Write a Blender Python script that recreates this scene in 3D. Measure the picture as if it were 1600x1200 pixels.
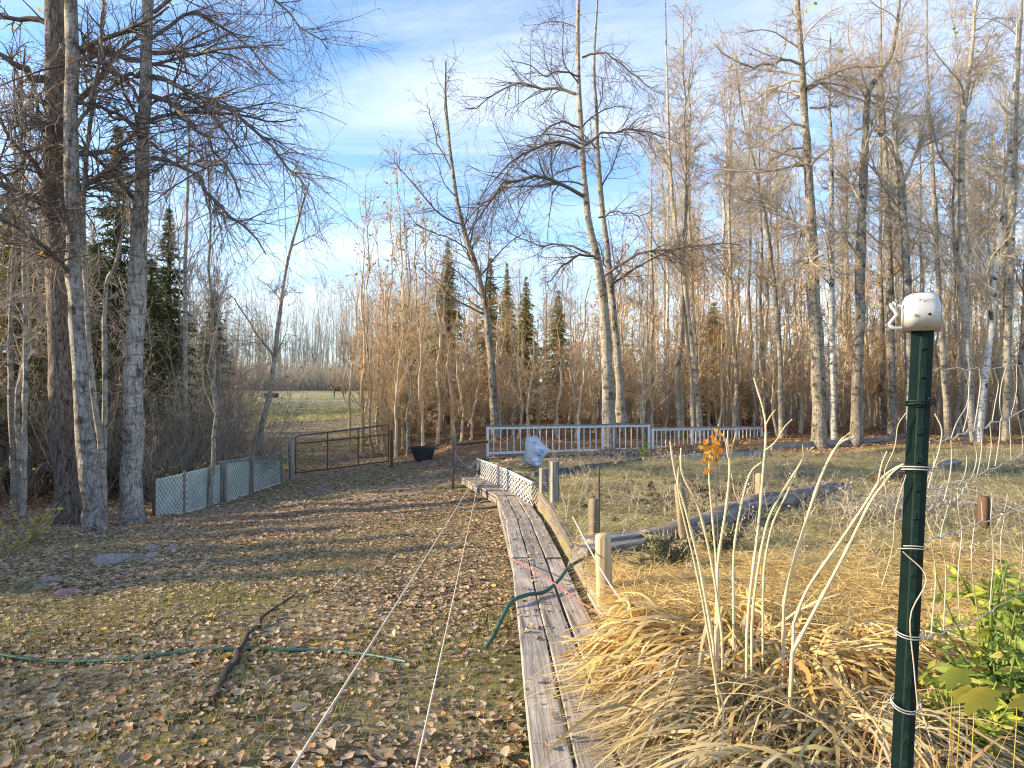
import bpy, math, random
import numpy as np
from mathutils import Vector, Matrix

# ------------------------------------------------------------------ start
for o in list(bpy.data.objects):
    bpy.data.objects.remove(o, do_unlink=True)
S = bpy.context.scene
C = S.collection
EYE = 1.65                      # eye height over the ground at the photographer's feet
F = 1062.0                      # focal length in pixels of the 1600 px wide photograph

# camera
cam = bpy.data.cameras.new('camera'); camo = bpy.data.objects.new('camera', cam); C.objects.link(camo)
camo.location = (0, 0, EYE); camo.rotation_euler = (math.radians(90), 0, 0)
cam.sensor_width = 36; cam.lens = 36 * F / 1600; cam.clip_start = 0.05; cam.clip_end = 3000
S.camera = camo
S.render.resolution_x = 1024; S.render.resolution_y = 768

# world, sun, exposure
SUN_EL = math.radians(19); SUN_AZ = math.radians(269)     # azimuth clockwise from +Y, where the sun stands
w = bpy.data.worlds.new('World'); S.world = w; w.use_nodes = True
nt = w.node_tree; N = nt.nodes; Lk = nt.links
for n in list(N): N.remove(n)
def wn(t, **k):
    n = N.new(t)
    for a, b in k.items(): setattr(n, a, b)
    return n
out = wn('ShaderNodeOutputWorld'); bg = wn('ShaderNodeBackground'); bg.inputs['Strength'].default_value = 0.15
sky = wn('ShaderNodeTexSky', sky_type='NISHITA', sun_disc=False, sun_elevation=SUN_EL, sun_rotation=SUN_AZ,
         air_density=1.0, dust_density=0.6, ozone_density=2.2, altitude=600)
tc = wn('ShaderNodeTexCoord'); sep = wn('ShaderNodeSeparateXYZ'); Lk.new(tc.outputs['Generated'], sep.inputs[0])
def wm(op, a, b=None, clamp=False):
    n = wn('ShaderNodeMath', operation=op, use_clamp=clamp)
    for i, v in enumerate((a, b)):
        if v is None: continue
        if isinstance(v, (int, float)): n.inputs[i].default_value = v
        else: Lk.new(v, n.inputs[i])
    return n.outputs[0]
zz = wm('ADD', wm('MAXIMUM', sep.outputs['Z'], 0.0), 0.16)
cmb = wn('ShaderNodeCombineXYZ')
Lk.new(wm('DIVIDE', sep.outputs['X'], zz), cmb.inputs[0]); Lk.new(wm('DIVIDE', sep.outputs['Y'], zz), cmb.inputs[1])
mp = wn('ShaderNodeMapping'); mp.inputs['Rotation'].default_value = (0, 0, math.radians(28)); mp.inputs['Scale'].default_value = (0.8, 2.1, 1); mp.inputs['Location'].default_value = (3.3, 1.1, 0)
Lk.new(cmb.outputs[0], mp.inputs[0])
nz = wn('ShaderNodeTexNoise'); nz.inputs['Scale'].default_value = 0.75; nz.inputs['Detail'].default_value = 7; nz.inputs['Roughness'].default_value = 0.62; nz.inputs['Distortion'].default_value = 0.8
Lk.new(mp.outputs[0], nz.inputs['Vector'])
cov = wm('MULTIPLY', wm('SUBTRACT', nz.outputs['Fac'], 0.43), 2.6, True)
hz = wm('POWER', wm('SUBTRACT', 1.0, wm('MAXIMUM', sep.outputs['Z'], 0.0), True), 6.0)
fac = wm('MINIMUM', wm('ADD', wm('MULTIPLY', cov, 0.66), wm('MULTIPLY', hz, 0.40)), 0.9)
mx = wn('ShaderNodeMixRGB'); Lk.new(fac, mx.inputs[0]); skt = wn('ShaderNodeMixRGB', blend_type='MULTIPLY'); skt.inputs[0].default_value = 1.0; skt.inputs[2].default_value = (0.78, 0.93, 1.10, 1); Lk.new(sky.outputs[0], skt.inputs[1]); Lk.new(skt.outputs[0], mx.inputs[1]); mx.inputs[2].default_value = (4.7, 4.8, 4.9, 1)
tint = wn('ShaderNodeMixRGB', blend_type='MULTIPLY'); tint.inputs[0].default_value = 1.0; tint.inputs[2].default_value = (1.0, 1.0, 1.0, 1)
Lk.new(mx.outputs[0], tint.inputs[1]); Lk.new(tint.outputs[0], bg.inputs['Color']); Lk.new(bg.outputs[0], out.inputs['Surface'])

sl = bpy.data.lights.new('sun', 'SUN'); slo = bpy.data.objects.new('sun', sl); C.objects.link(slo)
sl.energy = 4.9; sl.angle = math.radians(0.6); sl.color = (1.0, 0.81, 0.54)
sd = Vector((math.sin(SUN_AZ) * math.cos(SUN_EL), math.cos(SUN_AZ) * math.cos(SUN_EL), math.sin(SUN_EL)))
slo.rotation_euler = (-sd).to_track_quat('-Z', 'Y').to_euler(); slo.location = sd * 80
S.view_settings.view_transform = 'Standard'; S.view_settings.look = 'None'; S.view_settings.gamma = 1
S.view_settings.use_curve_mapping = False; S.view_settings.exposure = 1.22
S.render.engine = 'CYCLES'; S.cycles.filter_width = 1.1; S.cycles.max_bounces = 5; S.cycles.transparent_max_bounces = 6

R_ = np.random.default_rng(7)
random.seed(7)

# ------------------------------------------------------------------ materials
class M_:
    def __init__(s, name, rough=0.85, spec=0.25):
        s.m = bpy.data.materials.new(name); s.m.use_nodes = True
        s.t = s.m.node_tree; s.b = s.t.nodes['Principled BSDF']
        s.b.inputs['Roughness'].default_value = rough; s.b.inputs['Specular IOR Level'].default_value = spec
    def n(s, t, **k):
        x = s.t.nodes.new(t)
        for a, b in k.items(): setattr(x, a, b)
        return x
    def l(s, a, b): s.t.links.new(a, b)
    def coord(s, scale, kind='Object', rot=(0, 0, 0)):
        t = s.n('ShaderNodeTexCoord'); m = s.n('ShaderNodeMapping'); m.inputs['Scale'].default_value = scale; m.inputs['Rotation'].default_value = rot
        s.l(t.outputs[kind], m.inputs[0]); return m.outputs[0]
    def noise(s, vec, scale=1, detail=4, rough=0.6, dist=0):
        n = s.n('ShaderNodeTexNoise'); n.inputs['Scale'].default_value = scale; n.inputs['Detail'].default_value = detail
        n.inputs['Roughness'].default_value = rough; n.inputs['Distortion'].default_value = dist
        if vec is not None: s.l(vec, n.inputs['Vector'])
        return n.outputs['Fac']
    def ramp(s, f, stops):
        r = s.n('ShaderNodeValToRGB'); e = r.color_ramp.elements
        while len(e) < len(stops): e.new(0.5)
        for i, (p, c) in enumerate(stops):
            e[i].position = p; e[i].color = (*c, 1) if len(c) == 3 else c
        s.l(f, r.inputs[0]); return r.outputs[0]
    def mix(s, f, a, b, mode='MIX'):
        m = s.n('ShaderNodeMixRGB', blend_type=mode)
        for i, v in enumerate((f, a, b)):
            if isinstance(v, (int, float)): m.inputs[i].default_value = v
            elif isinstance(v, tuple): m.inputs[i].default_value = (*v, 1)
            else: s.l(v, m.inputs[i])
        return m.outputs[0]
    def math(s, op, a, b=0.0, clamp=False):
        m = s.n('ShaderNodeMath', operation=op, use_clamp=clamp)
        for i, v in enumerate((a, b)):
            if isinstance(v, (int, float)): m.inputs[i].default_value = v
            else: s.l(v, m.inputs[i])
        return m.outputs[0]
    def col(s, c):
        if isinstance(c, tuple): s.b.inputs['Base Color'].default_value = (*c, 1)
        else: s.l(c, s.b.inputs['Base Color'])
    def bump(s, h, strength=0.5, dist=0.02):
        b = s.n('ShaderNodeBump'); b.inputs['Strength'].default_value = strength; b.inputs['Distance'].default_value = dist
        s.l(h, b.inputs['Height']); s.l(b.outputs[0], s.b.inputs['Normal'])
    def island(s):
        return s.n('ShaderNodeNewGeometry').outputs['Random Per Island']
    def objrand(s):
        return s.n('ShaderNodeObjectInfo').outputs['Random']
    def translucent(s, c, f):
        tr = s.n('ShaderNodeBsdfTranslucent'); mx = s.n('ShaderNodeMixShader'); mx.inputs[0].default_value = f
        if isinstance(c, tuple): tr.inputs[0].default_value = (*c, 1)
        else: s.l(c, tr.inputs[0])
        o = s.t.nodes['Material Output']
        s.l(s.b.outputs[0], mx.inputs[1]); s.l(tr.outputs[0], mx.inputs[2]); s.l(mx.outputs[0], o.inputs['Surface'])

MAT = {}
def plain(key, c, rough=0.8, spec=0.25, var=0.25, scale=6, metal=0):
    m = M_(key, rough, spec); f = m.noise(m.coord((scale,) * 3), 1, 5)
    d = tuple(x * (1 - var) for x in c); e = tuple(min(1, x * (1 + var)) for x in c)
    if key.startswith('rock'): f2 = m.noise(m.coord((28, 28, 28)), 1, 6, .75); m.bump(f2, .9, .02); f = m.math('ADD', m.math('MULTIPLY', f, .5), m.math('MULTIPLY', f2, .5))
    m.col(m.ramp(f, [(0.3, d), (0.7, e)])); m.b.inputs['Metallic'].default_value = metal
    MAT[key] = m.m; return m
def bark(key, light, dark, scars=0.5, furrow=0.5, zs=1.0, moss=None):
    m = M_(key, 0.9, 0.15)
    big = m.noise(m.coord((2.2, 2.2, 0.8 * zs)), 1, 5, 0.65)
    fur = m.noise(m.coord((20, 20, 4.5 * zs)), 1, 6, 0.75, 1.2)
    sc = m.noise(m.coord((4.5, 4.5, 12 * zs)), 1, 6, 0.75, 0.9)
    blot = m.noise(m.coord((3.5, 3.5, 3.2 * zs)), 1, 4, 0.6)
    base = m.ramp(big, [(0.25, tuple(0.62 * a + 0.38 * b for a, b in zip(light, dark))), (0.6, light)])
    if moss: base = m.mix(m.ramp(m.noise(m.coord((3, 3, 1.2)), 1, 4), [(0.5, (0, 0, 0)), (0.7, (1, 1, 1))]), base, moss)
    f1 = m.ramp(fur, [(0.38, (1, 1, 1)), (0.56, (0, 0, 0))])
    c = m.mix(m.math('MULTIPLY', f1, furrow), base, dark)
    s1 = m.math('MULTIPLY', m.ramp(sc, [(0.50, (0, 0, 0)), (0.62, (1, 1, 1))]), scars)
    c = m.mix(s1, c, dark)
    s2 = m.math('MULTIPLY', m.ramp(blot, [(0.57, (0, 0, 0)), (0.64, (1, 1, 1))]), scars)
    c = m.mix(s2, c, tuple(x * 0.5 for x in dark))
    hv = m.n('ShaderNodeHueSaturation'); m.l(c, hv.inputs['Color'])
    m.l(m.math('ADD', m.math('MULTIPLY', m.objrand(), 0.5), 0.75), hv.inputs['Value'])
    m.col(hv.outputs[0]); m.bump(fur, 1.0 * furrow + 0.2, 0.05); MAT[key] = m.m
bark('bark_furrowed', (0.40, 0.33, 0.265), (0.055, 0.042, 0.034), 0.3, 1.0)
bark('bark_grey', (0.60, 0.55, 0.475), (0.085, 0.07, 0.058), 0.7, 0.85)
bark('bark_pale', (0.58, 0.525, 0.425), (0.10, 0.08, 0.06), 0.75, 0.65)
bark('bark_birch', (0.74, 0.70, 0.62), (0.05, 0.045, 0.04), 0.9, 0.12)
bark('bark_poplar', (0.46, 0.41, 0.325), (0.075, 0.058, 0.045), 0.8, 0.85)
bark('bark_sapling', (0.70, 0.58, 0.40), (0.28, 0.21, 0.135), 0.4, 0.25)
bark('bark_spruce', (0.2, 0.15, 0.11), (0.06, 0.045, 0.035), 0.3, 0.8)
def twig(key, c, var=0.35):
    m = M_(key, 0.85, 0.15)
    r = m.island(); m.col(m.ramp(r, [(0, tuple(x * (1 - var) for x in c)), (1, tuple(x * (1 + var) for x in c))])); MAT[key] = m.m
twig('twig_dark', (0.15, 0.12, 0.10)); twig('twig_brown', (0.38, 0.31, 0.225)); twig('twig_tan', (0.56, 0.42, 0.25)); twig('twig_grey', (0.34, 0.285, 0.225))
twig('twig_pale', (0.44, 0.39, 0.31)); twig('twig_rust', (0.60, 0.40, 0.22))
def leafmat(key, stops, tr=0.25, rough=0.8):
    m = M_(key, rough, 0.2); c = m.ramp(m.island(), stops); m.col(c); m.translucent(c, tr); MAT[key] = m.m
leafmat('litter', [(0, (0.19, 0.13, 0.08)), (0.3, (0.33, 0.24, 0.15)), (0.65, (0.47, 0.35, 0.23)), (0.90, (0.58, 0.455, 0.31)), (0.96, (0.48, 0.21, 0.08)), (1, (0.58, 0.42, 0.12))], 0.2)
leafmat('leaf_yellow', [(0, (0.42, 0.38, 0.05)), (0.6, (0.60, 0.50, 0.08)), (1, (0.35, 0.40, 0.07))], 0.4)
leafmat('leaf_yellow_green', [(0, (0.30, 0.36, 0.05)), (0.6, (0.44, 0.46, 0.08)), (1, (0.24, 0.32, 0.06))], 0.4)
leafmat('leaf_orange', [(0, (0.55, 0.24, 0.03)), (0.6, (0.70, 0.38, 0.05)), (1, (0.45, 0.16, 0.03))], 0.4)
leafmat('leaf_dead', [(0, (0.40, 0.23, 0.10)), (0.6, (0.56, 0.33, 0.14)), (1, (0.44, 0.31, 0.17))], 0.3)
leafmat('leaf_olive', [(0, (0.10, 0.105, 0.05)), (0.6, (0.19, 0.18, 0.085)), (1, (0.28, 0.23, 0.11))], 0.3)
leafmat('leaf_green', [(0, (0.10, 0.17, 0.035)), (0.5, (0.19, 0.27, 0.06)), (0.85, (0.30, 0.34, 0.08)), (1, (0.38, 0.30, 0.10))], 0.35)
leafmat('needle', [(0, (0.06, 0.09, 0.035)), (0.5, (0.125, 0.155, 0.06)), (1, (0.24, 0.23, 0.09))], 0.1)
leafmat('needle_olive', [(0, (0.12, 0.13, 0.04)), (0.5, (0.27, 0.25, 0.08)), (1, (0.42, 0.32, 0.12))], 0.15)
leafmat('grass_green', [(0, (0.14, 0.15, 0.04)), (0.5, (0.28, 0.27, 0.075)), (0.8, (0.40, 0.36, 0.11)), (1, (0.48, 0.39, 0.16))], 0.3)
leafmat('grass_pasture', [(0, (0.16, 0.155, 0.085)), (0.5, (0.26, 0.245, 0.14)), (1, (0.36, 0.32, 0.20))], 0.2)
leafmat('grass_matted', [(0, (0.24, 0.21, 0.09)), (0.35, (0.44, 0.37, 0.18)), (0.7, (0.60, 0.51, 0.29)), (1, (0.34, 0.34, 0.12))], 0.3)
leafmat('straw', [(0, (0.34, 0.18, 0.055)), (0.3, (0.60, 0.41, 0.14)), (0.7, (0.77, 0.59, 0.26)), (0.9, (0.70, 0.57, 0.33)), (1, (0.42, 0.38, 0.11))], 0.35)
leafmat('mulch', [(0, (0.55, 0.33, 0.10)), (0.5, (0.74, 0.53, 0.20)), (1, (0.82, 0.68, 0.36))], 0.3)
leafmat('straw_shaded', [(0, (0.25, 0.19, 0.09)), (0.35, (0.45, 0.33, 0.15)), (0.7, (0.58, 0.46, 0.25)), (0.9, (0.50, 0.43, 0.31)), (1, (0.30, 0.30, 0.12))], 0.3)  # straw colour greyed and darkened to paint in the shade at the near end
leafmat('withered', [(0, (0.24, 0.21, 0.16)), (0.5, (0.42, 0.37, 0.29)), (1, (0.50, 0.46, 0.38))], 0.25)
leafmat('stalk', [(0, (0.62, 0.47, 0.27)), (1, (0.74, 0.60, 0.38))], 0.1)

def wood(key, c, c2, rough=0.85):
    m = M_(key, rough, 0.2)
    v = m.coord((1.3, 55, 55)); g = m.noise(v, 1, 6, 0.7, 0.4)
    v2 = m.coord((2.5, 9, 9)); g2 = m.noise(v2, 1, 4, 0.6)
    c0 = m.ramp(g, [(0.3, c2), (0.55, c), (0.8, tuple(min(1, x * 1.25) for x in c))])
    crack = m.ramp(m.noise(m.coord((.9, 32, 32)), 1, 3, .5, .8), [(.36, (1, 1, 1)), (.40, (0, 0, 0))])
    c0 = m.mix(m.math('MULTIPLY', crack, .75), c0, tuple(x * .35 for x in c2))
    c1 = m.mix(m.math('MULTIPLY', m.ramp(g2, [(0.35, (1, 1, 1)), (0.6, (0, 0, 0))]), 0.6), c0, tuple(x * 0.8 for x in c2))
    hv = m.n('ShaderNodeHueSaturation'); m.l(c1, hv.inputs['Color']); m.l(m.math('ADD', m.math('MULTIPLY', m.objrand(), 0.4), 0.8), hv.inputs['Value'])
    m.col(hv.outputs[0]); m.bump(g, 0.6, 0.006); MAT[key] = m.m
wood('board_grey', (0.43, 0.38, 0.32), (0.15, 0.125, 0.10)); wood('timber_grey', (0.36, 0.325, 0.28), (0.12, 0.10, 0.085)); wood('post_tan', (0.55, 0.44, 0.27), (0.30, 0.22, 0.12))
wood('timber_dark', (0.22, 0.195, 0.165), (0.08, 0.068, 0.056)); wood('post_old', (0.34, 0.265, 0.165), (0.13, 0.095, 0.06)); wood('board_slate', (0.15, 0.17, 0.17), (0.075, 0.085, 0.085)); wood('post_grey', (0.35, 0.33, 0.28), (0.15, 0.14, 0.115))
wood('stump_brown', (0.16, 0.09, 0.055), (0.06, 0.035, 0.022)); wood('stick_dark', (0.09, 0.07, 0.055), (0.03, 0.024, 0.02))
def paint(key, c, chip, amt=0.62):
    m = M_(key, 0.6, 0.35); f = m.noise(m.coord((9, 9, 9)), 1, 6, 0.7)
    m.col(m.ramp(f, [(0.3, chip), (1 - amt, tuple(x * 0.9 for x in c)), (0.75, c)])); MAT[key] = m.m
paint('white_paint', (0.78, 0.77, 0.74), (0.42, 0.39, 0.34)); paint('lattice_white', (0.80, 0.79, 0.78), (0.55, 0.53, 0.5))
plain('panel_green', (0.60, 0.66, 0.57), 0.6, 0.3, 0.2, 3); plain('green_metal', (0.006, 0.020, 0.0155), 0.55, 0.25, 0.3, 40); plain('white_plastic', (0.54, 0.53, 0.525), 0.45, 0.4, 0.08, 25)
plain('dark_hole', (0.01, 0.01, 0.01), 0.9); plain('print_brown', (0.25, 0.22, 0.17), 0.8); plain('black_rubber', (0.03, 0.03, 0.033), 0.6, 0.4, 0.3, 8)
plain('rust_metal', (0.13, 0.075, 0.055), 0.8, 0.3, 0.4, 20); plain('galvanised', (0.34, 0.33, 0.31), 0.45, 0.5, 0.2, 40); plain('wire_pale', (0.46, 0.39, 0.28), 0.5, 0.4, 0.25, 40)
plain('rope', (0.55, 0.46, 0.36), 0.9, 0.1, 0.2, 60); plain('rope_red', (0.50, 0.13, 0.12), 0.9, 0.1, 0.2, 60); plain('hose_green', (0.022, 0.085, 0.062), 0.45, 0.5, 0.25, 20)
plain('rock_pink', (0.46, 0.22, 0.24), 0.85, 0.2, 0.35, 12); plain('rock_grey', (0.32, 0.275, 0.245), 0.85, 0.2, 0.35, 14); plain('rock_mauve', (0.36, 0.255, 0.265), 0.85, 0.2, 0.3, 14); plain('rock_tan', (0.27, 0.23, 0.165), 0.85, 0.2, 0.3, 14)
for _k in ('rock_pink', 'rock_grey', 'rock_mauve', 'rock_tan'): pass
plain('horse_coat', (0.035, 0.022, 0.016), 0.6, 0.3, 0.3, 4); plain('horse_mane', (0.015, 0.012, 0.01), 0.8)
plain('print_blue', (0.22, 0.34, 0.62), 0.6); plain('print_navy', (0.16, 0.22, 0.36), 0.6); plain('print_sky', (0.55, 0.66, 0.82), 0.6)
mb_ = M_('bag_white', 0.55, 0.3); f_ = mb_.noise(mb_.coord((7, 7, 7)), 1, 5); mb_.col(mb_.ramp(f_, [(0.3, (0.38, 0.42, 0.50)), (0.6, (0.54, 0.555, 0.58))])); mb_.bump(f_, 0.6, 0.03); MAT['bag_white'] = mb_.m

def groundmat(key, stops, scale, stops2=None, s2=0.5):
    m = M_(key, 0.95, 0.1)
    a = m.noise(m.coord((scale,) * 3), 1, 8, 0.72); b = m.noise(m.coord((s2,) * 3), 1, 4, 0.6)
    c = m.ramp(a, stops)
    if stops2: c = m.mix(m.ramp(b, [(0.44, (0, 0, 0)), (0.6, (1, 1, 1))]), c, m.ramp(a, stops2))
    m.col(c); m.bump(a, 0.8, 0.05); MAT[key] = m.m
groundmat('yard_earth', [(0.3, (0.18, 0.135, 0.09)), (0.5, (0.31, 0.235, 0.16)), (0.7, (0.43, 0.33, 0.23))], 14, [(0.3, (0.15, 0.15, 0.055)), (0.7, (0.31, 0.285, 0.12))], 0.45)
groundmat('garden_earth', [(0.3, (0.18, 0.145, 0.075)), (0.5, (0.36, 0.30, 0.14)), (0.7, (0.50, 0.42, 0.22))], 11, [(0.3, (0.08, 0.06, 0.045)), (0.7, (0.22, 0.18, 0.10))], 0.7)
groundmat('pasture_turf', [(0.3, (0.20, 0.18, 0.105)), (0.5, (0.32, 0.285, 0.17)), (0.7, (0.44, 0.38, 0.24))], 3, [(0.3, (0.15, 0.155, 0.06)), (0.7, (0.29, 0.275, 0.12))], 0.10)
groundmat('forest_floor', [(0.3, (0.12, 0.075, 0.045)), (0.5, (0.26, 0.16, 0.09)), (0.7, (0.40, 0.26, 0.15))], 8)

# ------------------------------------------------------------------ object helpers
def tag(o, label=None, cat=None, group=None, kind=None):
    if label: o['label'] = label
    if cat: o['category'] = cat
    if group: o['group'] = group
    if kind: o['kind'] = kind
    return o
def root(name, loc, label, cat, group=None):
    o = bpy.data.objects.new(name, None); o.empty_display_size = 0.1; C.objects.link(o)
    o.location = loc
    return tag(o, label, cat, group)
class Geo:
    def __init__(s): s.v = []; s.f = []; s.n = 0
    def add(s, v, f):
        v = np.asarray(v, float).reshape(-1, 3); f = np.asarray(f, int)
        s.v.append(v); s.f.append(f + s.n); s.n += len(v)
    def box(s, a, b):
        a = np.array(a, float); b = np.array(b, float)
        v = np.array([[x, y, z] for x in (0, 1) for y in (0, 1) for z in (0, 1)]) * (b - a) + a
        s.add(v, [[0, 1, 3, 2], [4, 6, 7, 5], [0, 4, 5, 1], [2, 3, 7, 6], [0, 2, 6, 4], [1, 5, 7, 3]])
    def tube(s, pts, r, sides=8, caps=True):
        pts = np.asarray(pts, float); rr = np.full(len(pts), r) if np.isscalar(r) else np.asarray(r, float)
        v, f = tubes(pts[None], rr[None], sides); s.add(v, f)
        if caps:
            n = len(pts) - 1
            for base, c in ((0, pts[0]), (n * sides, pts[n])):
                i = s.n
                ring = v[base:base + sides]
                s.add(np.vstack([ring, c[None]]), [[k, (k + 1) % sides, sides] for k in range(sides)])
    def mesh(s, name, smooth=True):
        me = bpy.data.meshes.new(name)
        if not s.v: return me
        V = np.concatenate(s.v); me.vertices.add(len(V)); me.vertices.foreach_set('co', V.astype(np.float32).ravel())
        loops = np.concatenate([f.ravel() for f in s.f]); tot = np.concatenate([np.full(len(f), f.shape[1]) for f in s.f])
        st = np.concatenate([[0], np.cumsum(tot)[:-1]])
        me.loops.add(len(loops)); me.loops.foreach_set('vertex_index', loops.astype(np.int32))
        me.polygons.add(len(tot)); me.polygons.foreach_set('loop_start', st.astype(np.int32)); me.polygons.foreach_set('loop_total', tot.astype(np.int32))
        me.polygons.foreach_set('use_smooth', np.full(len(tot), smooth)); me.update(calc_edges=True)
        return me
    def build(s, name, mat, parent=None, smooth=True, world=True):
        """verts are in world space; a child is shifted into its parent's frame"""
        off = np.zeros(3)
        if parent is not None and world: off = np.array(wloc(parent))
        s.v = [v - off for v in s.v]
        me = s.mesh(name, smooth); me.materials.append(MAT[mat])
        o = bpy.data.objects.new(name, me); C.objects.link(o)
        if parent is not None: o.parent = parent
        return o
def wloc(o):
    p = Vector((0, 0, 0))
    while o is not None: p = p + o.location; o = o.parent
    return p
def based(o, base):
    """move the origin of a world-space mesh object to its base point"""
    me = o.data; co = np.zeros(len(me.vertices) * 3, np.float32); me.vertices.foreach_get('co', co)
    co = co.reshape(-1, 3) - np.array(base, np.float32); me.vertices.foreach_set('co', co.ravel()); me.update(); o.location = base
    return o
def copy_tree(o, loc, rz, sc, parent=None):
    c = o.copy(); C.objects.link(c); c.parent = parent
    if parent is None:
        c.location = loc; c.rotation_euler = (0, 0, rz); c.scale = sc
    for ch in o.children: copy_tree(ch, None, None, None, c)
    return c
def norm(v): return v / np.maximum(np.linalg.norm(v, axis=-1, keepdims=True), 1e-9)
def tubes(P, R, sides):
    Nn, n, _ = P.shape
    T = norm(np.gradient(P, axis=1)); ref = np.array([0.31, 0.83, 0.46]); alt = np.array([0.9, -0.2, 0.37])
    par = np.abs((T * norm(ref)).sum(-1)).max(1) > 0.93
    rf = np.where(par[:, None], norm(alt)[None], norm(ref)[None])[:, None, :]
    U = norm(np.cross(T, rf)); Vv = np.cross(T, U)
    a = np.arange(sides) * 2 * np.pi / sides
    v = P[:, :, None, :] + R[:, :, None, None] * (np.cos(a)[None, None, :, None] * U[:, :, None, :] + np.sin(a)[None, None, :, None] * Vv[:, :, None, :])
    i = np.arange(Nn)[:, None, None] * n * sides; k = np.arange(n - 1)[None, :, None] * sides; s0 = np.arange(sides)[None, None, :]; s1 = (s0 + 1) % sides
    f = np.stack([i + k + s0, i + k + s1, i + k + sides + s1, i + k + sides + s0], -1).reshape(-1, 4)
    return v.reshape(-1, 3), f
def ribbons(P, W, side):
    Nn, n, _ = P.shape
    off = side[:, None, :] * W[:, :, None] * 0.5
    v = np.stack([P - off, P + off], 2)
    i = np.arange(Nn)[:, None] * n * 2; k = np.arange(n - 1)[None, :] * 2
    f = np.stack([i + k, i + k + 1, i + k + 3, i + k + 2], -1).reshape(-1, 4)
    return v.reshape(-1, 3), f
def resample(pts, n):
    pts = np.asarray(pts, float); m = len(pts)
    t = np.linspace(0, m - 1, n); o = []
    ext = np.vstack([2 * pts[0] - pts[1], pts, 2 * pts[-1] - pts[-2]])
    for x in t:
        i = min(int(x), m - 2); u = x - i; a, b, c, d = ext[i:i + 4]
        o.append(0.5 * ((2 * b) + (-a + c) * u + (2 * a - 5 * b + 4 * c - d) * u * u + (-a + 3 * b - 3 * c + d) * u ** 3))
    return np.array(o)
def at(px, py, d):
    return np.array([(px - 800) * d / F, d, EYE - (py - 600) * d / F])

# ------------------------------------------------------------------ the lie of the land
def xright(y): return np.interp(y, [-5, 0, 2.6, 4, 5.64, 8.4, 10.4, 15.3, 20, 30, 40, 100], [.6, .55, .52, .49, .45, .36, .2, -.75, -1.0, -4.5, -8, -20])
def gz(x, y):
    x = np.asarray(x, float); y = np.asarray(y, float)
    base = np.interp(y, [-20, 0, 3.2, 8, 12, 16, 20, 30, 45, 60, 100, 128, 145, 1000], [-1.3, -1.42, -1.62, -2.14, -2.5, -2.75, -2.85, -2.75, -2.5, -2.25, -1.9, -.75, -.5, 2.0])
    sl = np.interp(y, [3, 8, 15, 20, 40, 80], [.01, .045, .085, .12, .06, 0])
    yard = base + sl * np.clip(x + 6.2, 0, 9) - 0.03 * np.clip(-x - 14, 0, 20) * 0
    gard = np.interp(y, [-20, 2.5, 4, 6, 10, 15, 20, 30, 60, 100, 128, 145, 1000], [-1.2, -1.28, -1.32, -1.4, -1.5, -1.62, -1.76, -1.8, -1.9, -1.9, -.75, -.5, 2.0])
    gard = gard - np.interp(y, [13.8, 15, 17.5, 19.5, 22, 30], [0, .12, .30, .27, .18, 0]) * np.clip((11.5 - x) / 5, 0, 1)
    wd = np.interp(y, [0, 15, 20, 30, 60], [.05, .08, 1.6, 5, 20]); t = np.clip((x - xright(y) - 0.03) / wd + np.where(y > 17, .5, 0), 0, 1); t = t * t * (3 - 2 * t)
    h = yard + (gard - yard) * t
    bmp = 0.03 * np.sin(x * 1.7 + 1.3 * np.sin(y * .9)) * np.cos(y * 1.3 + x * .4) + 0.015 * np.sin(x * 4.1 + y * 2.3)
    gb = (.03 * np.sin(x * 3.3 + 2 * np.sin(y * 1.7)) * np.sin(y * 2.6 + x) + .02 * np.sin(x * 7 + y * 3) * np.cos(y * 6 - x * 2)) * t * np.clip((y - 3) / 2, 0, 1) * np.clip((26 - y) / 6, 0, 1)
    return EYE + h + bmp * np.clip(y / 3, 0.4, 1) + gb
def on(x, y, dz=0): return (float(x), float(y), float(gz(x, y)) + dz)
def gpx(px, d): x = (px - 800) * d / F; return on(x, d)

ys = np.concatenate([np.arange(-60, -6, 3), np.arange(-6, 18, .22), np.arange(18, 40, .6), np.arange(40, 150, 3), np.geomspace(150, 1500, 18)])
xs = np.concatenate([-np.geomspace(700, 30, 18), np.arange(-29, -9, 1.0), np.arange(-9, -1.6, .3), np.arange(-1.6, 1.0, .06), np.arange(1.0, 9, .3), np.arange(9, 30, 1.0), np.geomspace(30, 700, 18)])
XX, YY = np.meshgrid(xs, ys); ZZ = gz(XX, YY); VV = np.stack([XX, YY, ZZ], -1).reshape(-1, 3)
ny, nx = XX.shape; ii = (np.arange(ny - 1)[:, None] * nx + np.arange(nx - 1)[None, :])
FF = np.stack([ii, ii + 1, ii + nx + 1, ii + nx], -1).reshape(-1, 4); cen = VV[FF].mean(1)
cx, cy = cen[:, 0], cen[:, 1]
gard = (cx > xright(cy) + .10) & (cy < 19.5); past = (cy > 44 + 2.5 * np.sin(cx * .5)) & (cx < -.2 * cy - 0.5) & (cx > -70); wood_ = (((cy >= 19.5) & (cx > -.2 * cy + 1.0)) | (cx < np.minimum(-.5 * cy - .5, -6.5)) | (cy > 105)) & ~past & ~gard
for nm, mk, mt in (('garden_ground', gard, 'garden_earth'), ('pasture', past & ~gard, 'pasture_turf'), ('forest_ground', wood_, 'forest_floor'), ('yard_ground', ~(gard | past | wood_), 'yard_earth')):
    g = Geo(); u, inv = np.unique(FF[mk], return_inverse=True); g.add(VV[u], inv.reshape(-1, 4))
    o = g.build(nm, mt); tag(o, kind='structure')
    if nm == 'yard_ground': YARD = o

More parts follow.
